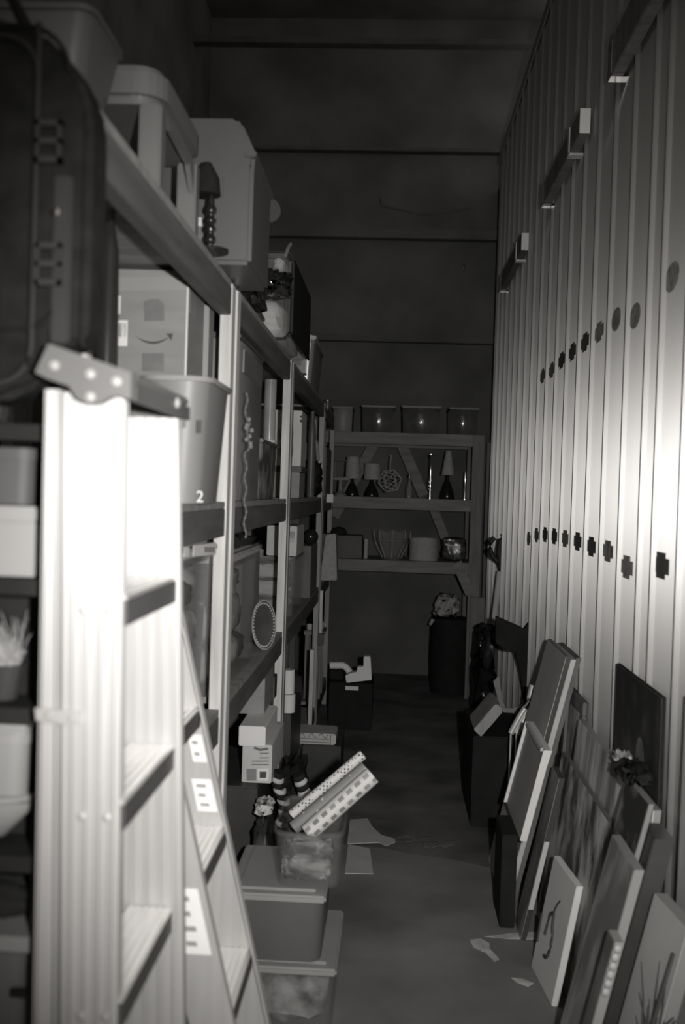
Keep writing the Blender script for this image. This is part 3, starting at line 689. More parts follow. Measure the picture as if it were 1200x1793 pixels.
m = MB(); m.box(b-.004, b+.003, ybg+.03, 4.82, zb0+.02, d-.02, .002); put('side_band', m, 'black', bg_)
m = MB(); m.tube([(b-.03, ybg-.01, d-.02), (b-.02, ybg-.015, d+.01), (b-.012, ybg, d+.03)], .007, 6); put('corner_tab', m, 'film', bg_)
zb_t = PY(420, 462, 3.3).z
single('wrapped_bundle', MB().lump(-.80, -.453, 3.05, 3.80, zt_, zb_t, .022, 9, 32), 'wrapbk', 'dark shiny plastic wrapped bundle with glints beside the zipped linen bag', 'bundle', smooth=70)
jar('ceramic_jar', (420, 414, 456, 470), 3.40, 'ivory', 'small pale round-shouldered jar on the dark shiny bundle', 'jar', zb_t-.004, 1, 'ivory')
rn = random.Random(9)
# picture pane on the third unit
yp = 5.0; a, b, c, d = rect(498, 524, 538, 668, yp)
pp = thing('glass_picture', 'glass picture frame standing on shelf top behind the zipped linen bag', 'picture', ((a+b)/2, yp, zt_))
m = MB(); m.box(a, b-.006, yp, yp+.012, zt_, d, .001); put('pane', m, 'mid', pp)
m = MB(); m.box(b-.0055, b, yp-.004, yp+.016, zt_, d+.004, .001); put('edge_strip', m, 'alu', pp)
m = MB(); m.box(a, b-.006, yp+.012, yp+.10, zt_, zt_+.01); put('stand', m, 'mid', pp)
a, b, c, d = rect(500, 585, 560, 740, 5.75)
tote('top_tote', a, -.455, 5.75, 6.4, zt_, d, 'midgl', 'lid', 'cloudy box with pale flat lid on the third unit top', fill='mixed_d', flare=.02)
# chrome finial lamp at third post
m = MB(); p = PY(573, 718, 6.45); m.lathe([(.03, 0), (.03, .006), (.006, .012), (.005, p.z-zt_-.01), (.011, p.z-zt_), (.008, p.z-zt_+.012), (0, p.z-zt_+.014)], (p.x-.0, 6.5, zt_), 14)
single('metal_finial', m, 'chrome', 'small bright metal finial glinting on the third unit top', 'finial', smooth=40)
# --- middle shelf of second unit
z0 = Z1+.001
dt = thing('upright_dark_tub', 'tall dark shiny tub right behind the first shelf post', 'tub', (-.62, 3.35, z0))
zt = PX(440, 612, -.455).z
m = MB(); m.shell(-.78, -.462, 3.03, 3.60, z0, zt, .005, .004, .05); put('tub_body', m, 'midgl', dt, 50)
m = MB(); m.box(-.785, -.456, 3.025, 3.605, zt+.0005, zt+.02, .006); put('lid', m, 'darkbin', dt)
m = MB(); m.box(-.79+.3, -.4545, 3.10, 3.53, zt-.09, zt-.015, .004); put('rim_band', m, 'midgl', dt)
# bead garland
m = MB(); pts = []
for k in range(70):
    f = k/69; y = 690+250*f; x = 432-3*f+2*math.sin(f*40)+(4 if .2 < f < .4 else 0); p = PY(x, y, 2.985); pts.append(p); m.ball(p, .0030 if k % 3 else .0042, seg=8)
m.tube(pts, .0012, 5)
for k in range(8): m.ball(PY(436+rn.uniform(-5, 6), 735+k*7+rn.uniform(-3, 3), 2.983), .0065, (1, .5, 1.2), 8)
single('hanging_bead_garland', m, 'ivory', 'string of pale beads hanging from the shelf beside the first post', 'garland', smooth=60)
bk = thing('dark_basket', 'dark tapered lidded basket under the shiny rolled mat', 'basket', (-.57, 3.95, z0))
zt = PY(470, 778, 3.85).z
m = MB(); m.shell(-.68, -.482, 3.72, 4.22, z0, zt, .006, .008, .04); put('basket_body', m, 'mixed_d', bk, 50)
m = MB(); m.box(-.695, -.466, 3.705, 4.235, zt+.0005, zt+.014, .004); put('lid', m, 'darkbin', bk)
rm = thing('rolled_mat', 'shiny rolled mat standing upright on the dark basket, behind the bead garland', 'roll', (-.497, 4.12, zt+.015))
m = MB(); m.lathe([(.024, 0), (.024, min(1.985, PY(472, 664, 4.1).z)-zt-.015)], (-.497, 4.12, zt+.015), 20); put('rolled_sheet', m, 'sheen', rm, 40)
m = MB(); m.lathe([(.0245, 0), (.029, .004), (.029, .012), (.0245, .016)], (-.497, 4.12, zt+.015), 20); put('end_ring', m, 'lid', rm, 40)
# cartons on third unit facing the camera
yc = 5.05
a, b, c, d = rect(472, 826, 524, 890, yc)
carton('pale_carton', a-.1, b, yc, yc+.3, z0, d, 'card', 'lower pale carton at the second post, under the dark board', tape=None)
m = MB(); m.box(a-.1, b+.008, yc-.01, yc+.32, d+.001, d+.028, .002); single('dark_board', m, 'dark', 'dark board sandwiched between the two pale cartons', 'board')
a, b, c, e = rect(472, 718, 528, 812, yc)
up = carton('picture_carton', a-.1, b, yc, yc+.28, d+.029, e, 'offp', 'upper pale carton with shiny corner, on the dark board', tape=None)
m = MB(); m.ball((b-.004, yc-.002, e-.05), .008); m.ball((b-.004, yc-.002, e-.03), .006); put('corner_clip', m, 'chrome', up)
m = MB(); a, b, c, d = rect(488, 752, 514, 800, yc); m.box(a, b, yc-.001, yc, c, d); put('print', m, 'mixed', up)
# dark stuff in third unit
def blob(name, label, cat, pix, Y, dep, z0, mat, kind=0):
    xl, yt, xr2, yb = pix; a, b, c, d = rect(xl, yt, xr2, yb, Y)
    m = MB().lump(a, b, Y, Y+dep, z0, max(d, z0+.04), min(.02, (b-a)*.12), 5, int(xl)); return single(name, m, mat, label, cat, smooth=70)
jar('tall_dark_bottle', (538, 720, 552, 880), 5.9, 'darkbin', 'tall dark bottle in third unit, left of the curved pale handle', 'bottle', z0, 0)
hb_ = thing('dark_handbag', 'dark handbag with curved pale handle on the third unit middle shelf', 'bag', (-.5, 6.2, z0))
a, b, c, d = rect(541, 805, 562, 885, 6.1)
m = MB(); m.lump(a-.06, b, 6.1, 6.35, z0, d, .012, 5, 4); put('bag_body', m, 'black', hb_, 60)
m = MB(); m.tube([PY(x, y, 6.2) for x, y in ((536, 806), (538, 775), (543, 760), (549, 762), (554, 775), (556, 790), (557, 806))], .011, 8); put('handle', m, 'card', hb_, 60)
jar('dim_jar', (546, 735, 556, 757), 6.36, 'mid', 'dim grey jar above the dark handbag at the third post', 'jar', z0, 3, 'darkbin')
# fourth unit shelf card + dark boxes
yq = 7.05; a, b, c, d = rect(563, 868, 583, 884, yq)
qb = carton('dark_carton', -.80, -.462, yq, 7.6, z0, 1.85, 'card_d', 'dark carton on the fourth unit above the white shelf card', tape=None)
m = MB(); m.box(-.4525, -.408, 7.05, 7.053, 1.48, 1.535, .0005); cdm = single('shelf_card', m, 'paper', 'small bright white card fixed to the shelf edge by the third post', 'card')
m = MB(); a, b, c, d = rect(588, 700, 612, 745, 7.2)
# --- low shelf (ZC) of second unit
z0 = ZC+.001
zl = PX(440, 955, -.47).z
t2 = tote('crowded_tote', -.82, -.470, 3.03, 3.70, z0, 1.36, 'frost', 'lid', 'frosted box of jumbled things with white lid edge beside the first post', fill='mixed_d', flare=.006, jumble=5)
pn_ = thing('black_pan', 'black round pan resting on the crowded frosted box', 'pan', (-.56, 3.4, 1.361))
m = MB(); m.lathe([(.07, 0), (.105, .012), (.118, .035), (.122, .036), (.108, .01), (.07, .006), (0, .006)], (-.565, 3.42, 1.361), 28); put('pan_body', m, 'blackgl', pn_, 40)
m = MB(); m.tube([(-.56, 3.545, 1.39), (-.55, 3.62, 1.396), (-.54, 3.70, 1.393)], .008, 8); put('handle', m, 'rubber', pn_, 40)
pl = thing('patterned_plate', 'white plate with patterned rim standing on edge behind the crowded box', 'plate', (-.47, 3.9, z0))
R_ = .092; pc = V((-.48, 3.90, z0+R_)); m = MB(); m.lathe([(0, 0), (.06, 0), (.07, .004), (R_, .012), (R_, .015), (.068, .008), (0, .005)], pc, 36, (.93, -.36, .1)); put('plate_body', m, 'plated', pl, 40)
m = MB(); m.lathe([(R_-.004, .0145), (R_+.0005, .012), (R_+.0005, .016), (R_-.004, .0165), (R_-.004, .0145)], pc, 40, (.93, -.36, .1)); put('rim', m, 'lid', pl, 40)
ax = V((.93, -.36, .1)).normalized(); u_ = ax.cross(V((0, 0, 1))).normalized(); w_ = ax.cross(u_); m = MB()
for k in range(40):
    an = k*math.pi/20; q = pc + (u_*math.cos(an)+w_*math.sin(an))*(R_-.012) + ax*.0128; m.ball(q, .0035, seg=6)
put('rim_pattern', m, 'lid', pl, 60)
m = MB(); m.box(-.64, -.535, 3.74, 4.25, z0, z0+.38, .006); m.box(-.642, -.533, 3.735, 3.75, z0+.02, z0+.37, .002)
single('dark_storage_box', m, 'darkbin', 'dark upright box directly behind the patterned plate', 'storage box')
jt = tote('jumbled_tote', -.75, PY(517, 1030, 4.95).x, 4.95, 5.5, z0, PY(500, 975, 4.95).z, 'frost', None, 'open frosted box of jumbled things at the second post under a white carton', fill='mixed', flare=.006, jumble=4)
a, b, c, d = rect(486, 921, 520, 956, 5.0)
wc = carton('white_carton', a-.05, b, 5.0, 5.4, PY(500, 975, 4.95).z+.001, d, 'offp', 'white carton with scuffed front sitting on the open jumbled box', tape=None)
m = MB(); a, b, c, d = rect(490, 930, 516, 950, 5.0); m.box(a, b, 4.9985, 5.0, c, d); put('print', m, 'mixed', wc)
# --- bottom shelf (ZD) of second unit
z0 = ZD+.001
yk = 3.75; a, b, c, d = rect(424, 1304, 476, 1371, yk)
m = MB().box(-.84, -.4515, 3.70, 4.3, z0, c-.001, .006); single('black_crate', m, 'dark', 'black crate under the printed carton with square picture', 'crate')
kb = carton('printed_carton', a, b, yk, 4.15, c, d, 'offp', 'printed carton with lines of text and dark square picture on bottom shelf', tape=None)
f_ = lambda pix, mat, nm, th=.001: (lambda mm: put(nm, mm, mat, kb))(MB().prism([PY(x, y, yk-.0003) for x, y in pix], (0, -th, 0)))
f_([(451, 1346), (471, 1346), (470, 1367), (451, 1367)], 'paper', 'picture_panel'); f_([(455, 1351), (467, 1351), (466, 1362), (455, 1362)], 'ink', 'picture', .0016)
f_([(432, 1346), (449, 1346), (449, 1367), (432, 1367)], 'card', 'side_panel')
for k, y in enumerate((1318, 1326, 1332, 1338)): f_([(441 if k > 1 else 455, y), (471, y), (471, y+1.6), (441 if k > 1 else 455, y+1.6)], 'ink2', 'text_line')
f_([(446, 1307), (456, 1311), (468, 1309), (471, 1313), (455, 1315), (444, 1311)], 'ink2', 'logo_swash')
a, b, c, d2 = rect(428, 1272, 465, 1304, yk-.03)
carton('white_top_carton', a-.02, b, yk-.03, 4.1, d+.001, d2, 'paper', 'plain white carton on top of the printed carton', tape=None)
a, b, c, d3 = rect(415, 1186, 463, 1280, 3.92)
carton('plain_grey_carton', a-.02, b, 3.92, 4.2, d2+.001, d3, 'card', 'plain grey carton standing behind the shelf beam above the white carton', tape=None)
m = MB(); a, b, c, d = rect(463, 1198, 471, 1285, 4.05); m.box(a, b+.002, 4.21, 4.3, d2+.001, d, .002); single('dark_binder', m, 'dark', 'thin dark binder beside the plain grey carton', 'binder')
yr = 4.95
def roll(pix, label):
    a, b, c, d = rect(*pix, yr); r = (b-a)/2; t = thing('paper_roll', label, 'paper roll', ((a+b)/2, yr+r, c), 'white paper rolls on the third unit')
    m = MB(); m.lathe([(.019, 0), (r, 0), (r*1.02, (d-c)*.5), (r, d-c), (.019, d-c), (.019, 0)], ((a+b)/2, yr+r, c), 24); put('paper', m, 'paper', t, 40)
    m = MB(); m.lathe([(.0165, .001), (.0188, .001), (.0188, d-c-.001), (.0165, d-c-.001), (.0165, .001)], ((a+b)/2, yr+r, c), 16); put('core', m, 'card_d', t, 40)
    return c
c1 = roll((492, 1217, 516, 1249), 'lower of the two stacked white paper rolls right of the second post')
roll((493, 1174, 515, 1215.5), 'upper of the two stacked white paper rolls right of the second post')
c2 = roll((468, 1199, 483, 1240), 'white paper roll standing left of the second post')
m = MB(); m.box(-.80, -.4525, yr-.01, 5.5, z0, c1-.001, .004); single('dark_shelf_crate', m, 'dark', 'dark crate carrying the stacked white paper rolls', 'crate')
m = MB(); a, b, c, d = rect(466, 1240, 484, 1300, yr-.02)
# decorated tray under third unit
ty = 5.6; a, b, c, d = rect(488, 1284, 588, 1308, ty); c = max(c, ZD+.0015)
dt2 = thing('decorated_tray', 'pale decorated tray box with dotted border lying low by the second post', 'tray', ((a+b)/2, ty+.1, c))
m = MB(); m.box(a, b, ty, ty+.22, c, d, .006); put('tray_body', m, 'offp', dt2)
for f in (.18, .48):
    m = MB()
    for k in range(44): xx = a+.01+(b-a-.05)*k/43; m.box(xx, xx+.0035, ty-.0012, ty, c+(d-c)*f, c+(d-c)*(f+.09))
    put('dotted_border', m, 'ink', dt2)
m = MB()
for k in range(4):
    x0 = a+.04+k*(b-a-.07)/4; m.tube([(x0+i*.006, ty-.001, d-.010-.012*math.sin(i*.9+k)) for i in range(9)], .0018, 5)
put('flourish', m, 'ink2', dt2)
m = MB(); m.box(b-.03, b-.026, ty-.0012, ty, c+.004, d-.004); put('end_line', m, 'ink', dt2)
m = MB(); m.box(-.445, b+.03, ty-.02, ty+.4, .001, c-.001, .004); single('dark_floor_crate', m, 'dark', 'low dark crate on the floor carrying the decorated tray', 'crate')
# ------------------------------------------------------------------ fourth unit odds and ends
z0 = ZC+.001
def paperbag(pix, Y):
    x0, y0, x1, y1 = pix
    pts = [(570, 946), (588, 944), (590, 1026), (560, 1026)]
    m = MB(); m.prism([PY(x, y, Y) for x, y in pts], (0, .18, 0), .006); return m
m = paperbag((560, 945, 592, 1026), 7.05); zmin = min(v.co.z for v in m.bm.verts)
for v in m.bm.verts: v.co.z += z0-zmin
single('tapered_lampshade', m, 'shade', 'dim grey tapered lampshade at the end of the left shelving', 'lampshade')
def sph(name, px, Y, rpx, mat, label, cat, z0=None, sc=(1, 1, 1)):
    p = PY(*px, Y); r = rpx*Y/FPX; m = MB(); m.ball(p, r, sc, 20); return single(name, m, mat, label, cat, smooth=70, at=p-V((0, 0, r*sc[2])))
sph('dark_helmet', (544, 940), 6.0, 14, 'blackgl', 'round black helmet on a shelf near the third post', 'helmet')
p = PY(594, 932, 7.3); m = MB(); m.lathe([(.055, 0), (.052, .02), (.035, .042), (0, .05)], (p.x, 7.3, p.z-.01), 18); m.lathe([(.07, 0), (.072, .004), (.05, .008)], (p.x, 7.3, p.z-.013), 18)
single('black_hat', m, 'black', 'small black hat sitting near the dim tapered lampshade', 'hat', smooth=50)
q = PY(594, 932, 7.3); m = MB(); m.box(-.75, -.40, 7.27, 7.5, z0+.001+.32-.30, q.z-.0135, .004)
single('tall_dark_carton', m, 'card_d', 'tall dark carton carrying the small black hat', 'box')
q = PY(544, 940, 6.0); m = MB(); m.box(-.80, -.452, 5.85, 6.35, z0, q.z-14*6/FPX, .004); single('square_dark_carton', m, 'card_d', 'square dark carton carrying the round black helmet', 'box')
# stool legs and cups in the dark
sl = thing('wooden_stool', 'dim wooden stool with thin legs by the third shelf post', 'stool', (-.52, 6.85, 0))
yy = 6.85; z_ = PY(555, 1108, yy).z
m = MB(); a, b, c, d = rect(533, 1104, 568, 1112, yy); m.box(a, b, yy-.02, yy+.24, c, d, .004); put('seat', m, 'wood_x', sl)
for x0, y0, dy in ((a+.02, yy, 0), (b-.03, yy, 0), (a+.02, yy+.2, 0), (b-.03, yy+.2, 0)):
    m = MB(); m.prism([(x0-.012, y0-.01, c-.0005), (x0+.014, y0-.01, c-.0005), (x0+.014, y0+.014, c-.0005), (x0-.012, y0+.014, c-.0005)], (.0, dy, -c+ZD+.002)); put('leg', m, 'wood_o', sl)
def cup(px, Y, z0, mat, label):
    a, b, c, d_ = rect(*px, Y); r = (b-a)/2; t = thing('cup', label, 'cup', ((a+b)/2, Y+r, z0), 'white cups on the wooden stool'); h = d_-c
    m = MB(); m.lathe([(r*.7, 0), (r, h*.3), (r, h), (r*.92, h), (r*.9, h*.3), (0, .006)], ((a+b)/2, Y+r, z0), 20); put('cup_body', m, mat, t, 40)
    m = MB(); m.tube([((a+b)/2+r*math.cos(k*.5-.8)*.5+r*.95, Y+r, z0+h*.5+h*.32*math.sin(k*.5-.8)) for k in range(5)], .004, 6); put('handle', m, mat, t, 50)
cup((554, 1083, 567, 1098), yy, d+.001, 'offp', 'white cup on the dim wooden stool, right one'); cup((537, 1086, 548, 1096), yy, d+.001, 'offp', 'white cup on the dim wooden stool, left one')
m = MB(); m.tube([PY(563, 1034, 6.5), PY(561, 1108, 6.5)], .012, 8)
# broom for the pale upright bar
bm_ = thing('hanging_brush', 'pale wooden handled brush hanging at the third shelf post', 'brush', PY(556, 1060, 6.5))
put('handle', m, 'wood', bm_, 50)
m = MB(); a, b, c, d = rect(557, 1109, 567, 1130, 6.5); m.box(max(a, -.449), b, 6.49, 6.53, c, d, .003); put('bristle_block', m, 'dark', bm_)
m = MB(); a, b, c, d = rect(550, 1138, 557, 1182, 6.0); m.box(-.452, -.43, 6.0, 6.03, 0.001, d, .002)
single('wooden_stake', m, 'wood', 'pale wooden stake standing on the floor by the third unit', 'stake')
# ------------------------------------------------------------------ white packing pieces at the aisle end
ypk = 6.85
a, b, c, d = rect(576, 1196, 652, 1260, ypk)
L = PY(612, 1193, ypk).z
ck = thing('low_dark_carton', 'low dark carton with white strip on the aisle floor below white pipe pieces', 'box', ((a+b)/2, ypk+.15, 0))
m = MB(); m.box(a, b, ypk+.01, ypk+.34, .001, L-.012, .004); put('body', m, 'blk', ck)
a2, b2, c2, d2 = rect(605, 1202, 628, 1209, ypk); m = MB(); m.box(a2, b2, ypk+.007, ypk+.0095, c2, d2); put('label_strip', m, 'paper', ck)
lp = [(605, 1181), (617, 1176), (626, 1175), (626, 1166), (637, 1166), (637, 1148), (649, 1148), (651, 1189), (640, 1190), (607, 1194)]
m = MB(); m.prism([PY(x, y, ypk) for x, y in lp], (0, .08, 0), .004)
zlow = min(v.co.z for v in m.bm.verts)
for v in m.bm.verts: v.co.z += L-.011-zlow
single('foam_corner', m, 'foam', 'white angular foam packing corner on the low dark carton', 'packing piece')
m = MB(); arc = []
for k in range(12):
    f = k/11; arc.append(PY(578+40*f+4*math.sin(f*3), 1165-0*f+22*max(0, f-.45)**1.5*2.6, ypk+.135))
m.tube(arc, .023, 14)
pe = single('curved_pipe', m, 'foam', 'white curved pipe elbow lying left of the foam packing corner', 'pipe', smooth=60)
m = MB(); a3, b3, c3, d3 = rect(572, 1172, 603, 1200, ypk); m.box(a3+.012, b3-.01, ypk+.1, ypk+.2, L-.011, PY(585, 1165, ypk+.135).z-.025, .01); single('round_shouldered_box', m, 'blk', 'small dark box under the white curved pipe elbow', 'box')
# ------------------------------------------------------------------ totes and wrapping paper in the aisle
yt = 2.95
a, b, c, d = rect(455, 1563, 568, 1690, yt)
zl_ = PY(530, 1688, yt).z; zb_ = PY(530, 1710, yt).z
def tote2(x0, x1, y0, y1, z0, z1, mat, label, lidz):
    r = thing('storage_tote', label, 'storage box', ((x0+x1)/2, (y0+y1)/2, z0), 'stacked totes in the aisle')
    m = MB(); m.shell(x0+.012, x1-.012, y0+.012, y1-.012, z0, z1-.030, .004, .006, .035); put('body', m, mat, r, 50)
    m = MB(); m.box(x0, x1, y0, y1, z1-.029, z1-.008, .006, seg=3); m.box(x0+.03, x1-.03, y0+.03, y1-.03, z1-.0085, z1, .003); put('lid', m, 'toteld', r)
    return r
t1 = tote2(-.44, PY(590, 1700, yt).x, yt-.01, 3.37, .0095, zl_, 'frost', 'lower tote in the aisle stack, clear with a pale lid', zb_)
m = MB(); m.lump(-.41, PY(575, 1740, yt).x, yt+.03, 3.33, .016, zb_-.02, .01, 5, 61); put('contents', m, 'mixed', t1, 60)
t2_ = tote2(-.44, PY(570, 1600, yt).x, yt, 3.36, zl_+.001, d, 'toteg', 'upper tote in the aisle stack, grey with a pale lid', zl_)
# clear bin with rolls
yb_ = 2.98; zbn = d+.001
a, b, c, d = rect(476, 1459, 602, 1560, yb_)
bn = thing('clear_bin', 'clear open bin holding wrapping paper rolls on top of the aisle totes', 'bin', ((a+b)/2, yb_+.2, zbn))
m = MB(); m.shell(a+.012, b-.014, yb_+.012, yb_+.36, zbn, d-.006, .004, .010, .04); put('body', m, 'clear', bn, 50)
m = MB(); m.shell(a-.002, b+.000, yb_-.002, yb_+.376, d-.012, d, .006, 0, .05, ring=True); put('rim', m, 'clear', bn, 50)
m = MB(); m.lump(a+.022, b-.03, yb_+.020, yb_+.075, zbn+.006, d-.022, .009, 7, 77); ly = put('folded_bags', m, M('creased_bag', .06, .45, scale=9, v2=.42, stretch=(1, 1, 3), thr=(.45, .62), detail=5), bn, 60)
m = MB(); m.lump(a+.034, b-.036, yb_+.09, yb_+.285, zbn+.006, d-.085, .007, 5, 78); put('folded_bags', m, 'dark', bn, 60)
def wrap(p0, p1, r, mat, label, Y0, Y1):
    A, B = PY(*p0, Y0), PY(*p1, Y1); ax = (B-A); L_ = ax.length; ax.normalize()
    t = thing('wrapping_paper_roll', label, 'paper roll', A, 'wrapping paper rolls in the clear bin')
    A2 = A - ax*.03; L2_ = L_+.03
    m = MB(); m.lathe([(r*.55, 0), (r, 0), (r, L2_), (r*.55, L2_), (r*.55, L2_-.03), (r*.55, 0)], A2, 24, ax); put('paper', m, mat, t, 40)
    m = MB(); m.lathe([(r*.40, .002), (r*.53, .002), (r*.53, L2_-.004), (r*.40, L2_-.004), (r*.40, .002)], A2, 20, ax); put('core', m, 'card_d', t, 40)
dots = cells('dotted_wrap', .05, .72, 95, .30, rand=0)
blk = cells('patchwork_wrap', .22, .70, 13, kind='BRICK')
flo = cells('mottled_wrap', .62, .26, 40, .16)
wrap((524, 1416), (636, 1321), .0155, dots, 'thin white wrapping paper roll with black dots', 3.235, 3.27)
wrap((528, 1438), (641, 1344), .021, flo, 'grey floral wrapping paper roll between the dotted and patchwork rolls', 3.17, 3.21)
wrap((552, 1447), (653, 1357), .027, blk, 'thick white wrapping paper roll with patchwork print', 3.105, 3.14)
# black bag with striped coils, white pouch
a, b, c, d = rect(440, 1420, 512, 1500, 3.95)
m = MB().lump(-.43, -.30, 3.92, 4.33, .0005, .50, .02, 7, 88); single('black_sack', m, 'black', 'slumped black sack on the floor behind the clear bin', 'sack', smooth=70)
m = MB().lump(-.443, -.375, 3.45, 3.70, .0095, PY(450, 1430, 3.5).z, .015, 6, 89); single('dark_sack', m, 'dark', 'small dark sack left of the clear bin', 'sack', smooth=70)
a, b, c, d = rect(432, 1391, 472, 1418, 3.5); z_ = PY(450, 1430, 3.5).z
m = MB(); m.lump(-.455+.015, -.37, 3.47, 3.62, z_-.003, z_+.05, .012, 5, 90); single('white_pouch', m, 'offp', 'crumpled white pouch on the small dark sack', 'pouch', smooth=70)
m = MB(); m.box(-.446, -.30, 3.735, 3.90, .0095, PY(505, 1450, 3.81).z-.032, .004); single('dark_pedestal_box', m, 'blk', 'small dark box carrying the two striped garlands behind the clear bin', 'box')
for (x0, dz, lab) in ((493, 0, 'left'), (518, 5, 'right')):
    sc_ = thing('striped_garland', lab+' one of two thick light and dark striped garlands behind the wrapping rolls', 'garland', PY(x0, 1450, 3.78), 'striped garlands behind the clear bin')
    mp_, md_ = MB(), MB(); pr_ = None
    for k in range(11):
        f = k/10; y = 1450-f*(95-dz); x = x0+8*math.sin(f*5+dz)+f*6; p = PY(x+(4 if lab == 'right' else -4), y, 3.84 if lab == 'left' else 3.78)
        (mp_ if k % 2 else md_).lathe([(.008, -.010), (.021, -.010), (.026, -.002), (.021, .009), (.008, .009)], p, 14, (.35 if lab == 'left' else -.45, -.2, 1))
    put('pale_bands', mp_, 'offp', sc_, 60); put('dark_bands', md_, 'black', sc_, 60)
# ------------------------------------------------------------------ shelves at the far end
YB_ = 8.10
bs = thing('back_shelving', 'rough timber shelving with diagonal braces across the far end of the aisle', 'shelving', (0, 8.4, 0))
zb1 = [PY(700, y, YB_).z for y in (758, 872, 982)]
tops = [z+.0 for z in zb1]
XB0, XB1 = -.78, .62
pa, pb, _, _ = rect(826, 800, 846, 900, YB_)
for k, z in enumerate(tops):
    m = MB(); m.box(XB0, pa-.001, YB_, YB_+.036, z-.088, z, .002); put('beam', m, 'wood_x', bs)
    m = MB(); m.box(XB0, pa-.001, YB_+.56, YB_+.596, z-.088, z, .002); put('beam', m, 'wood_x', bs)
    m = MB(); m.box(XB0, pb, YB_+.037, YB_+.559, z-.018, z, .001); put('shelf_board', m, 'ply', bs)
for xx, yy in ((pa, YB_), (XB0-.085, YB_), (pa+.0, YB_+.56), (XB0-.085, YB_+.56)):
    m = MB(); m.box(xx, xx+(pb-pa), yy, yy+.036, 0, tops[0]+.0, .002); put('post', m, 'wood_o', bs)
def brace(p0, p1, Y, w=.085):
    A, B = PY(*p0, Y), PY(*p1, Y); d = (B-A).normalized(); n = V((-d.z, 0, d.x))*w/2
    m = MB(); m.prism([A+n, A-n, B-n, B+n], (0, .034, 0)); put('brace', m, 'wood_x', bs)
brace((662, 765), (585, 905), YB_+.60); brace((698, 765), (742, 868), YB_+.60); brace((757, 885), (790, 968), YB_+.60, .07)
brace((800, 985), (824, 1040), YB_-.036, .075)
m = MB(); a, b, c, d = rect(823, 1046, 848, 1150, YB_-.08); m.box(a, b, YB_-.075, YB_-.04, .001, d, .002); single('leaning_plank', m, 'wood_o', 'short plank standing against the right post of the far shelving', 'plank')
m = MB(); a, b, c, d = rect(850, 775, 858, 1000, 8.75); m.box(a, b, 8.75, 8.80, 0, d, .002); single('timber_stud', m, 'wood_o', 'thin timber stud behind the right post of the far shelving', 'stud')
# top shelf totes
zt0 = tops[0]+.001
def far_tote(xl, yt, xr2, mat, label):
    a, b, c, d = rect(xl, yt, xr2, 752, YB_+.05); t = thing('glossy_tote', label, 'storage box', ((a+b)/2, YB_+.2, zt0), 'glossy totes on top of the far shelving')
    m = MB(); y0 = YB_+.05; hw = (b-a)/2; cx = (a+b)/2; n = 9
    bmx = bmesh.new(); g = []
    for j in range(7):
        for i in range(n):
            u = -1+2*i/(n-1); w = j/6; g.append(bmx.verts.new((cx+u*hw*(.94+.06*w), y0+.035*u*u+.05*(w-.55)**2+.004, zt0+.004+w*(d-zt0-.02))))
    for j in range(6):
        for i in range(n-1): bmx.faces.new((g[j*n+i], g[j*n+i+1], g[(j+1)*n+i+1], g[(j+1)*n+i]))
    bk_ = []
    for j in (0, 6):
        for i in (0, n-1): bk_.append(bmx.verts.new((g[j*n+i].co.x, y0+.36, g[j*n+i].co.z)))
    bmx.faces.new([g[j*n] for j in range(7)]+[bk_[2], bk_[0]]); bmx.faces.new([g[j*n+n-1] for j in range(6, -1, -1)]+[bk_[1], bk_[3]])
    bmx.faces.new([g[i] for i in range(n)][::-1]+[bk_[0], bk_[1]]); bmx.faces.new((bk_[0], bk_[2], bk_[3], bk_[1])); bmx.faces.new([g[6*n+i] for i in range(n)]+[bk_[3], bk_[2]])
    bmesh.ops.recalc_face_normals(bmx, faces=bmx.faces[:]); m._add(bmx); put('body', m, mat, t, 30)
    m = MB(); m.box(a-.005, b+.005, y0-.01, y0+.37, d-.0155, d, .004); put('lid', m, 'darkbin', t)
far_tote(583, 712, 617, 'mid', 'dull grey tote, leftmost on the far shelving top'); far_tote(634, 710, 691, 'glint', 'shiny tote with dim glints, second from left on the far shelving top')
far_tote(705, 711, 772, 'glint', 'shiny tote with the brightest glint on the far shelving top'); far_tote(788, 714, 838, 'glint', 'dark tote at the right end of the far shelving top')
# middle shelf: lamps and ornaments
z0 = tops[1]+.001; YM = YB_+.12
def lamp(x, ytop, w0, w1, yshade, label, knob=True, mat='shade', zb=None, YM=YB_+.32):
    zb = zb or z0
    a = PY(x, ytop, YM); b = PY(x, yshade, YM); s = YM/FPX
    t = thing('table_lamp', label, 'lamp', (a.x, YM, zb), 'table lamps on the far shelving')
    m = MB(); m.lathe([(w1*s, b.z-zb), (w0*s, a.z-zb), (w0*s-.003, a.z-zb), (w1*s-.003, b.z-zb), (w1*s, b.z-zb)], (a.x, YM, zb), 28); put('lamp_shade', m, mat, t, 40)
    h = b.z-zb; m = MB(); m.lathe([(.055, 0), (.058, .006), (.05, h*.25), (.03, h*.6), (.012, h*.8), (.010, h+.04)], (a.x, YM, zb), 20); put('base', m, 'blackgl', t, 50)
    if knob: m = MB(); m.ball((a.x, YM-.055, zb+.055), .008); put('switch', m, 'chrome', t)
lamp(619, 800, 11, 14, 838, 'table lamp with pale drum shade, left of the wire ornament pair'); lamp(653, 812, 14, 15, 840, 'table lamp with short pale shade beside the faceted wire ornament')
lamp(786, 790, 5, 12, 832, 'table lamp with tall pale cone shade near the right post', knob=False)
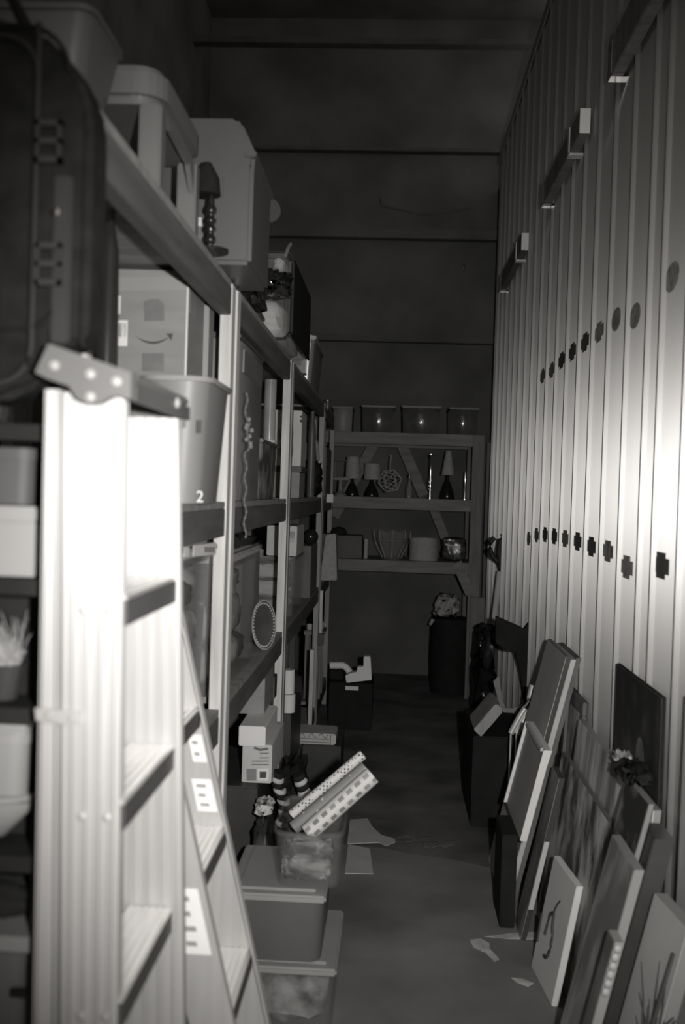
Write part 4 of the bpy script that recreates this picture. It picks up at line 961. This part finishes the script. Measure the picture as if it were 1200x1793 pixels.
m = MB(); a, b, c, d = rect(587, 806, 607, 836, YM); m.tube([(x, YM, z) for x, z in rrect(a, b, c, d, .01)]+[(b, YM, d-.015)], .0035, 6); m.box(a-.01, b+.02, YM-.02, YM+.1, c-.02, c-.0045, .003); m.lathe([(.05, 0), (.052, .01), (.02, .04), (.015, c-.021-z0)], ((a+b)/2, YM+.04, z0), 16)
single('wire_stand', m, 'mid', 'small wire framed stand at the left end of the lamp shelf', 'stand', smooth=40)
# faceted wire ornament
oc = PY(683, 842, YM-.03); R_ = 21*YM/FPX
wo = thing('wire_ornament', 'faceted pale wire ornament with top loop on the far lamp shelf', 'ornament', (oc.x, oc.y, z0))
b = bmesh.new(); bmesh.ops.create_icosphere(b, subdivisions=1, radius=R_); rot = Euler((.3, .25, .2)).to_matrix()
m = MB()
for e in b.edges: m.tube([oc+rot@e.verts[0].co, oc+rot@e.verts[1].co], .0042, 6)
zmin = min(v.co.z for v in m.bm.verts); b.free()
m.tube([oc+V((0, 0, R_*.8)), PY(684, 808, YM-.03), PY(686, 798, YM-.03), PY(683, 797, YM-.03)], .005, 6)
for v in m.bm.verts: v.co.z += max(0, z0-zmin)
put('wire_frame', m, 'lid', wo, 60)
cs = thing('candlestick', 'slim bright metal candlestick with clustered balls on the lamp shelf', 'candlestick', (PY(753, 868, YM).x, YM, z0))
px_ = cs.location.x; zt = PY(753, 795, YM).z; m = MB(); h = zt-z0
m.lathe([(.022, 0), (.022, .006), (.005, .012), (.005, h*.2), (.0065, h*.3), (.0045, h*.45), (.006, h*.6), (.0045, h*.9), (.014, h*.96), (.014, h)], (px_, YM, z0), 14); put('stem', m, 'chrome', cs, 50)
m = MB()
for k in range(14): an = k*2.4; m.ball((px_+.014*math.cos(an), YM+.014*math.sin(an), z0+.07+.007*k), .0065, seg=8)
put('ball_cluster', m, 'chrome', cs, 60)
jar('glass_bottle', (711, 836, 723, 867), YM, 'glass', 'tiny glass bottle between the diagonal brace and the wire ornament', 'bottle', z0, 2, 'chrome')
m = MB(); p = PY(815, 840, YM); m.lathe([(.018, 0), (.018, .005), (.003, .01), (.003, .1), (.005, .12), (.003, .22)], (p.x, YM, z0), 10); single('glass_stick', m, 'chrome', 'thin shiny rod ornament beside the right post', 'ornament', smooth=50)
# lower shelf
z0 = tops[2]+.001
tv = thing('scalloped_vase', 'clear scalloped tulip vase on the lower far shelf', 'vase', (PY(686, 975, YM).x, YM, z0))
cx = tv.location.x; s = YM/FPX; H_ = PY(686, 930, YM).z-z0; b = bmesh.new(); rings = []; n = 40
for r, f in ((17, 0), (14, .06), (17, .2), (24, .5), (28, .8), (29, 1)):
    rings.append([b.verts.new((cx+r*s*(1+.07*f*math.cos(8*2*math.pi*i/n))*math.cos(2*math.pi*i/n), YM+r*s*(1+.07*f*math.cos(8*2*math.pi*i/n))*math.sin(2*math.pi*i/n), z0+H_*f*(1+.04*(f == 1)*math.cos(8*2*math.pi*i/n)))) for i in range(n)])
for k in range(5):
    for i in range(n): b.faces.new((rings[k][i], rings[k][(i+1) % n], rings[k+1][(i+1) % n], rings[k+1][i]))
b.faces.new(rings[0][::-1]); m = MB(); m._add(b); put('glass_body', m, 'film', tv, 60)
m = MB()
for k in range(8):
    an = k*math.pi/4; m.tube([(cx+r*s*1.08*math.cos(an), YM+r*s*1.08*math.sin(an), z0+H_*f) for r, f in ((15, .05), (17.5, .2), (25, .5), (29, .8), (30, 1))], .0028, 5)
put('ribs', m, 'lid', tv, 60)
m = MB(); m.lathe([(27.5*s, H_*.66), (28.6*s, H_*.68), (27.5*s, H_*.7)], (cx, YM, z0), 32); put('band', m, 'lid', tv, 60)
dr = thing('drum_lampshade', 'wide pale drum lampshade right of the scalloped vase', 'lampshade', (PY(742, 975, YM).x, YM, z0))
a, b, c, d = rect(717, 943, 768, 983, YM); r = (b-a)/2; m = MB(); m.lathe([(r, 0), (r*.98, d-z0), (r*.96, d-z0), (r*.98, 0), (r, 0)], ((a+b)/2, YM+.06, z0), 36); put('cloth_drum', m, 'shade', dr, 40)
m = MB(); m.tube([((a+b)/2+r*.96*math.cos(k*math.pi*2/3), YM+.06+r*.96*math.sin(k*math.pi*2/3), d-.03) if k < 3 else ((a+b)/2, YM+.06, d-.03) for k in (0, 3, 1, 3, 2)], .002, 5); put('wire_spider', m, 'chrome', dr)
wp = single('wrapped_parcel', MB().lump(PY(774, 960, YM).x, PY(819, 960, YM).x, YM, YM+.25, z0, PY(795, 941, YM).z, .008, 7, 95), M('speckled_foil', .08, .3, .3, scale=22, v2=.4, detail=6, thr=(.5, .7)), 'speckled foil wrapped parcel by the right post on the lower far shelf', 'parcel', smooth=50)
a, b, c, d = rect(590, 938, 634, 985, YM); m = MB(); m.box(a-.1, b, YM, YM+.3, z0, d, .004); single('dim_carton', m, 'card_d', 'dim dark carton at the left end of the lower far shelf', 'box')
m = MB(); p = PY(641, 960, YM); m.lathe([(.016, 0), (.0165, .01), (.0165, PY(641, 944, YM).z-z0), (.004, PY(641, 943, YM).z-z0)], (p.x, YM, z0), 14); single('pale_candle', m, 'lid', 'thin pale candle left of the scalloped vase', 'candle', smooth=40)
# drum with draped cloth under the shelves
m = MB(); p = PY(778, 1075, 8.3); m.lathe([(.15, 0), (.16, .3), (.155, .585), (.14, .59), (0, .59)], (p.x+.06, 8.35, .001), 28); single('dark_drum', m, 'blk', 'dark round drum on the floor under the far shelving', 'drum', smooth=40)
m = MB(); m.lump(PY(763, 1060, 8.3).x, PY(806, 1060, 8.3).x, 8.23, 8.46, .592, PY(785, 1040, 8.25).z, .022, 6, 99)
m.tube([PY(x, y, 8.22) for x, y in ((772, 1050), (765, 1060), (762, 1072), (759, 1084), (753, 1094))], .028, 10, .012)
single('draped_cloth', m, 'shade', 'pale rumpled cloth draped over the dark drum', 'cloth', smooth=75)
# ------------------------------------------------------------------ pictures leaning against the steel wall
def paint(name, lo, hi, scale, thr, stretch=(1, 1, 1), rough=.55):
    return M(name, lo, rough, v2=hi, scale=scale, detail=5, thr=thr, stretch=stretch)
def panel(name, label, cat, x0, ya, yb, zb, zt, th, face, edge, slope=SL, frame=None, fw=.025, k=0):
    """leaning slab: face looks into the aisle, ya = end near the camera, k = turn towards the camera"""
    t = thing(name, label, cat, (x0+slope*zb+th/2, (ya+yb)/2, zb))
    P = lambda z, o, y: V((x0+slope*z+o-k*(y-ya), y, z))
    def slab(y0, y1, z0, z1, o0, o1, bev=0):
        m = MB(); m.prism([P(z0, o0, y0), P(z0, o1, y0), P(z1, o1, y0), P(z1, o0, y0)], (-k*(y1-y0), y1-y0, 0), bev); return m
    put('panel_body' if frame is None else 'backing', slab(ya, yb, zb, zt, .002, th, .001), edge, t)
    if frame is None: put('picture', slab(ya+.002, yb-.002, zb+.002, zt-.002, 0, .0018), face, t)
    else:
        put('picture', slab(ya+fw, yb-fw, zb+fw, zt-fw, -.001, .0018), face, t)
        m = MB()
        for s_ in (slab(ya, yb, zb, zb+fw, -.012, .0018, .003), slab(ya, yb, zt-fw, zt, -.012, .0018, .003), slab(ya, ya+fw, zb+fw, zt-fw, -.012, .0018, .003), slab(yb-fw, yb, zb+fw, zt-fw, -.012, .0018, .003)):
            me = bpy.data.meshes.new('t'); s_.bm.to_mesh(me); s_.bm.free(); m.bm.from_mesh(me); bpy.data.meshes.remove(me)
        put('frame', m, frame, t)
    return t, P
ZF = .0095
# dark/pale/dark boards
panel('dark_board', 'tall dark board, front one of the sandwiched boards on the steel wall', 'board', .45, 4.03, 4.52, .001, .955, .018, paint('board_face', .55, .66, 5, (.3, .7)), 'dark')
panel('foam_board', 'tall pale board sandwiched between two dark boards', 'board', .470, 4.025, 4.50, .001, .945, .019, 'offp', 'offp')
panel('dark_frame_board', 'tall dark board behind the pale sandwiched board, touching the steel wall', 'board', .491, 4.035, 4.46, .001, .950, .019, 'card', 'card_d')
# shallow drawer tray on a crate
def panelpx(name, label, cat, x0, slope, far, near, zb, th, face, edge, length=None, **k):
    A, B = PL(*near, x0, slope), PL(*far, x0, slope); zt = (A.z+B.z)/2
    return panel(name, label, cat, x0, A.y, A.y+length if length else B.y, zb, zt, th, face, edge, slope, **k)
m = MB(); m.box(.425, .480, 3.78, 4.02, ZF, .345, .004); single('narrow_crate', m, 'blk', 'narrow dark crate under the white edged tray on the right', 'crate')
xb = .40
tr, P = panel('drawer_tray', 'shallow grey tray with bright white edges leaning on the dark boards', 'tray', xb, 3.71, 4.18, .347, .672, .022, paint('tray_face', .42, .52, 6, (.3, .7)), 'paper')
m = MB(); m.prism([P(.352, -.012, 4.165), P(.672, -.012, 4.165), P(.672, 0, 4.165), P(.352, 0, 4.165)], (0, .015, 0)); put('far_rim', m, 'paper', tr)
m = MB(); m.prism([P(.66, -.010, 3.74), P(.672, -.010, 3.74), P(.672, -.0005, 3.74), P(.66, -.0005, 3.74)], (0, .42, 0)); put('top_rim', m, 'offp', tr)
m = MB(); m.prism([P(.352, -.004, 3.708), P(.672, -.006, 3.708), P(.672, .024, 3.708), P(.352, .004, 3.708)], (0, -.006, 0)); put('near_rim', m, 'paper', tr)
_, P = panelpx('dark_painting', 'dark painting with pale lower edge strip, right below the grey tray', 'painting', .486, .2, (950, 1335), (984, 1345), ZF, .02, paint('murky_paint', .14, .42, 9, (.4, .7), (1, 1, .5)), 'dark', length=.16)
dp_ = _; yn = PL(984, 1345, .486, .2).y
m = MB(); m.prism([P(.12, .0015, yn-.002), P(.36, .0015, yn-.002), P(.36, .0185, yn-.002), P(.12, .0185, yn-.002)], (0, .0015, 0)); put('pale_edge', m, 'offp', dp_)
mc_, P = panelpx('mottled_canvas', 'large mottled grey canvas with dark streaks low on the right', 'painting', .576, .12, (984, 1318), (1072, 1446), ZF, .018, paint('mottled_paint', .08, .8, 8, (.42, .62), (1, 1.2, .6)), 'card_d')
panelpx('curtain_canvas', 'thick canvas with pale top edge and curtain-like streaks', 'painting', .612, .10, (1012, 1272), (1148, 1400), ZF, .020, paint('curtain_paint', .25, .85, 4, (.44, .58), (1, 1.8, .4)), 'boxw')
pr_, P = panelpx('dark_portrait', 'big dark portrait painting leaning on the steel wall above the streaked canvas', 'painting', .714, .0, (1080, 1169), (1160, 1211), .0095, .012, paint('portrait_paint', .03, .10, 7, (.5, .75)), 'black')
yn = PL(1160, 1211, .714, 0).y
m = MB(); m.ball(P(.80, .0, yn+.22), .075, (.03, .75, 1.15), 18); m.ball(P(.80-.28, .0, yn+.2), .16, (.014, .9, 1.1), 18); put('painted_figure', m, M('painted_skin', .12, .6, v2=.3, scale=14, thr=(.4, .7)), pr_, 60)
panel('framed_print', 'small framed print with dark moulding next to the sandwiched boards', 'picture', .690, 3.86, 4.26, .0095, .815, .009, paint('print_paint', .35, .7, 8, (.45, .6), (1, 2, .6)), 'dark', slope=.038, frame='card_d', fw=.05)
# nearer group
_, P = panelpx('dark_canvas', 'dark blotchy canvas with thin pale near edge beside the black deep frame', 'painting', .470, .23, (1098, 1362), (1136, 1408), ZF, .014, paint('blotchy_paint', .04, .3, 10, (.5, .7)), 'mid')
yn = PL(1136, 1408, .470, .23).y
_, P = panelpx('pale_edge_canvas', 'canvas seen edge on with a wide pale edge, between two dark ones', 'painting', .437, .23, (1100, 1510), (1112, 1520), ZF, .024, paint('dusky_paint', .22, .5, 8, (.45, .65), (1, 1, .4)), 'boxw', length=.26)
panel('deep_frame', 'black deep box frame standing behind the pale edged canvas', 'frame', .487, 2.58, 2.71, ZF, .735, .05, 'dark', 'dark')
yo = PL(1076, 1650, .40, .23); orn, P = panel('ornate_frame', 'narrow end of a frame with beaded bright moulding at the bottom right', 'frame', .40, yo.y, yo.y+.07, ZF, yo.z, .022, paint('shadow_paint', .14, .3, 6, (.4, .7)), 'toteld')
m = MB()
for k in range(6): m.ball(P(yo.z-.012-.02*k, .010, yo.y-.006), .010, (1, .6, 1), 10)
put('beaded_moulding', m, 'lid', orn, 60)
# white edged canvas with sketch
sn, sf = PZ(966, 1762, ZF), PZ(930, 1692, ZF); KS = (sn.x-sf.x)/(sf.y-sn.y); ys = sn.y; s1 = PY(1035, 1553, sn.y)
pc_, P = panel('sketch_canvas', 'white edged pale canvas with dark loop sketch standing on concrete', 'painting', sn.x-.17*ZF, ys, sf.y, ZF, s1.z, .020, paint('pale_paint', .80, .9, 6, (.3, .7), rough=.4), 'paper', slope=.17, k=KS)
m = MB(); m.tube([P(.15+.055*math.sin(t)+(.03 if .5 < t < 2 else 0), -.0012, ys+.15+.04*math.cos(t)) for t in [k*.35 for k in range(15)]], .006, 6); m.tube([P(.23+.02*k, -.001, ys+.15-.004*k*k) for k in range(4)], .004, 5); m.tube([P(.10+.03*k, -.001, ys+.25+.004*k) for k in range(4)], .006, 5)
put('sketch', m, 'ink', pc_, 60)
# plant canvas
KP = .1; yq_ = PL(1146, 1563, .50, .23); c0 = yq_.x + KP*yq_.y - .23*yq_.z; yn_ = yq_.y-.21
pp_, P = panel('plant_canvas', 'pale canvas with dark spiky plant painting at the bottom right corner', 'painting', c0-KP*yn_, yn_, yq_.y, ZF, yq_.z, .03, paint('pale_wash', .5, .62, 5, (.3, .7), rough=.4), 'boxw', k=KP)
m = MB(); rn = random.Random(12)
for k in range(46):
    y0 = yq_.y-.17+rn.uniform(-.05, .03); an = rn.uniform(-1.1, 1.1); ln = rn.uniform(.08, .2); zz = .30+rn.uniform(-.14, .06)
    m.tube([P(zz, -.001, y0), P(zz+.5*ln*math.cos(an), -.001, y0+.45*ln*math.sin(an)), P(zz+ln*math.cos(an)*.9, -.001, y0+ln*math.sin(an))], .005, 5, .0012)
m.tube([P(.12, -.001, yq_.y-.175), P(.33, -.001, yq_.y-.173), P(.56, -.001, yq_.y-.18)], .011, 6, .006)
put('painted_plant', m, 'ink', pp_, 60)
# pale sheet by the frame edge
panel('pale_sheet', 'smooth pale plastic sheet leaning on the steel wall at the right edge', 'sheet', .706, 2.29, 2.57, ZF, 1.09, .010, M('sheet_plastic', .7, .4, var=.25, scale=4, stretch=(1, 2, .5)), 'lid', slope=.008)
# dark rag
m = MB(); p = PY(1136, 1382, 2.86); m.lump(.625, .715, 2.80, 2.98, PL(1148, 1400, .612, .10).z+.001, PL(1148, 1400, .612, .10).z+.055, .014, 6, 101)
rg = single('dark_rag', m, 'black', 'crumpled dark rag lying on top of the leaning canvases', 'rag', smooth=75)
m = MB(); p = PY(1122, 1372, 3.0); m.lump(.655, .713, 3.0, 3.14, PL(1148, 1400, .612, .10).z+.001, PL(1148, 1400, .612, .10).z+.035, .008, 5, 102); single('white_rag', m, 'offp', 'small white rag beside the crumpled dark rag', 'rag', smooth=75)
# dark crate with offcut, chrome trims
m = MB(); m.box(.405, .66, 4.95, 5.60, .001, .43, .006); single('squat_dark_crate', m, 'blk', 'squat dark crate on the floor under the pale wood offcut', 'crate')
m = MB(); m.prism([PY(x, y, 4.94) for x, y in ((830, 1271), (843, 1284), (881, 1240), (876, 1229), (868, 1226))], (0, .3, 0), .004)
zmin = min(v.co.z for v in m.bm.verts)
for v in m.bm.verts: v.co.z += .431-zmin
single('wood_offcut', m, 'wood_f', 'pale tilted wood offcut lying on the squat dark crate', 'offcut')
for k, (dx, lab) in enumerate(((-1, 'left'), (9, 'right'))):
    pts = [PY(x+dx, y, 4.72) for x, y in ((934, 1200), (929, 1222), (921, 1240), (912, 1254), (902, 1272), (896, 1284))]
    m = MB(); m.tube(pts, .014, 10); m.tube([pts[-1], pts[-1]+V((0, .005, -.06)), V((pts[-1].x, pts[-1].y+.02, .003))], .005, 8)
    single('metal_trim', m, 'trimm', lab+' one of two curved shiny metal trims above the grey tray', 'trim strip', 'curved metal trims', smooth=60)
# black angular panel
m = MB(); m.prism([PY(x, y, 5.66) for x, y in ((869, 1079), (912, 1098), (919, 1102), (937, 1075), (938, 1420), (928, 1420), (924, 1290), (912, 1180), (903, 1141), (888, 1138), (868, 1126))], (0, .05, 0), .004)
bp = thing('folding_chair', 'black angular folded chair frame against the steel wall past the boards', 'chair', (.68, 5.68, 0)); put('frame_panel', m, 'blk', bp)
m = MB(); a, b, c, d = rect(924, 1142, 934, 1153, 5.655); m.box(a, b, 5.65, 5.656, c, d); put('tag', m, 'paper', bp)
m = MB(); m.prism([PY(x, y, 5.52) for x, y in ((864, 1193), (874, 1183), (880, 1225), (886, 1240), (896, 1240), (912, 1236), (919, 1222), (912, 1246), (888, 1256), (877, 1240))], (0, .006, 0))
zmin = min(v.co.z for v in m.bm.verts)
for v in m.bm.verts: v.co.z += .001-zmin if False else 0
single('cardboard_offcut', m, 'card', 'torn pale cardboard offcut at the foot of the steel wall', 'cardboard')
# shovel and black bag
YS = 7.15
sh = thing('shovel', 'long handled shovel with black grip leaning on the far steel wall', 'shovel', PY(868, 1180, YS))
m = MB(); lp = [(881, 1000), (874, 985), (864, 975), (858, 962), (859, 950), (866, 941)]; m.tube([PY(x, y, YS) for x, y in lp], .017, 10); m.tube([PY(x, y, YS) for x, y in ((880, 1005), (877, 985), (875, 965), (878, 945), (882, 938))], .026, 10); put('grip', m, 'rubber', sh, 60)
m = MB(); m.tube([PY(876, 1000, YS), PY(865, 1095, YS)], .022, 12); put('shaft', m, 'wood', sh, 60)
m = MB(); m.prism([PY(x, y, YS) for x, y in ((856, 1096), (878, 1096), (880, 1220), (868, 1260), (852, 1220))], (.0, .02, 0), .004); put('blade', m, 'rubber', sh)
m = MB(); p = PY(850, 1150, YS-.1); m.lump(PY(828, 1150, 6.9).x, PY(872, 1150, 6.9).x, 6.8, 7.1, .001, PY(850, 1092, 6.9).z, .03, 7, 111)
single('black_sack', m, 'blackgl', 'glossy black sack on the floor in front of the shovel', 'sack', smooth=75)
# ------------------------------------------------------------------ light: on-camera flash, a dim warm world fill added to lift the blacks
def spot(name, loc, target, power, size, blend, rad):
    l = bpy.data.lights.new(name, 'SPOT'); l.energy = power; l.spot_size = math.radians(size); l.spot_blend = blend; l.shadow_soft_size = rad
    l.color = (1, .985, .965)
    o = bpy.data.objects.new(name, l); COL.objects.link(o); o.location = loc
    o.rotation_euler = (V(target)-V(loc)).to_track_quat('-Z', 'Y').to_euler(); return o
spot('camera_flash', (.16, .02, 1.60), C0+CF*6+CR*.1+V((.16, 0, -.22)), 315, 70, 1.0, .025)
w = bpy.data.worlds.new('world'); S.world = w; w.use_nodes = True
bg = w.node_tree.nodes['Background']; bg.inputs[0].default_value = (1, .93, .87, 1); bg.inputs[1].default_value = .30
S.view_settings.view_transform = 'Standard'; S.view_settings.look = 'None'; S.view_settings.exposure = 0; S.view_settings.gamma = 1
S.view_settings.use_curve_mapping = False
S.render.film_transparent = False
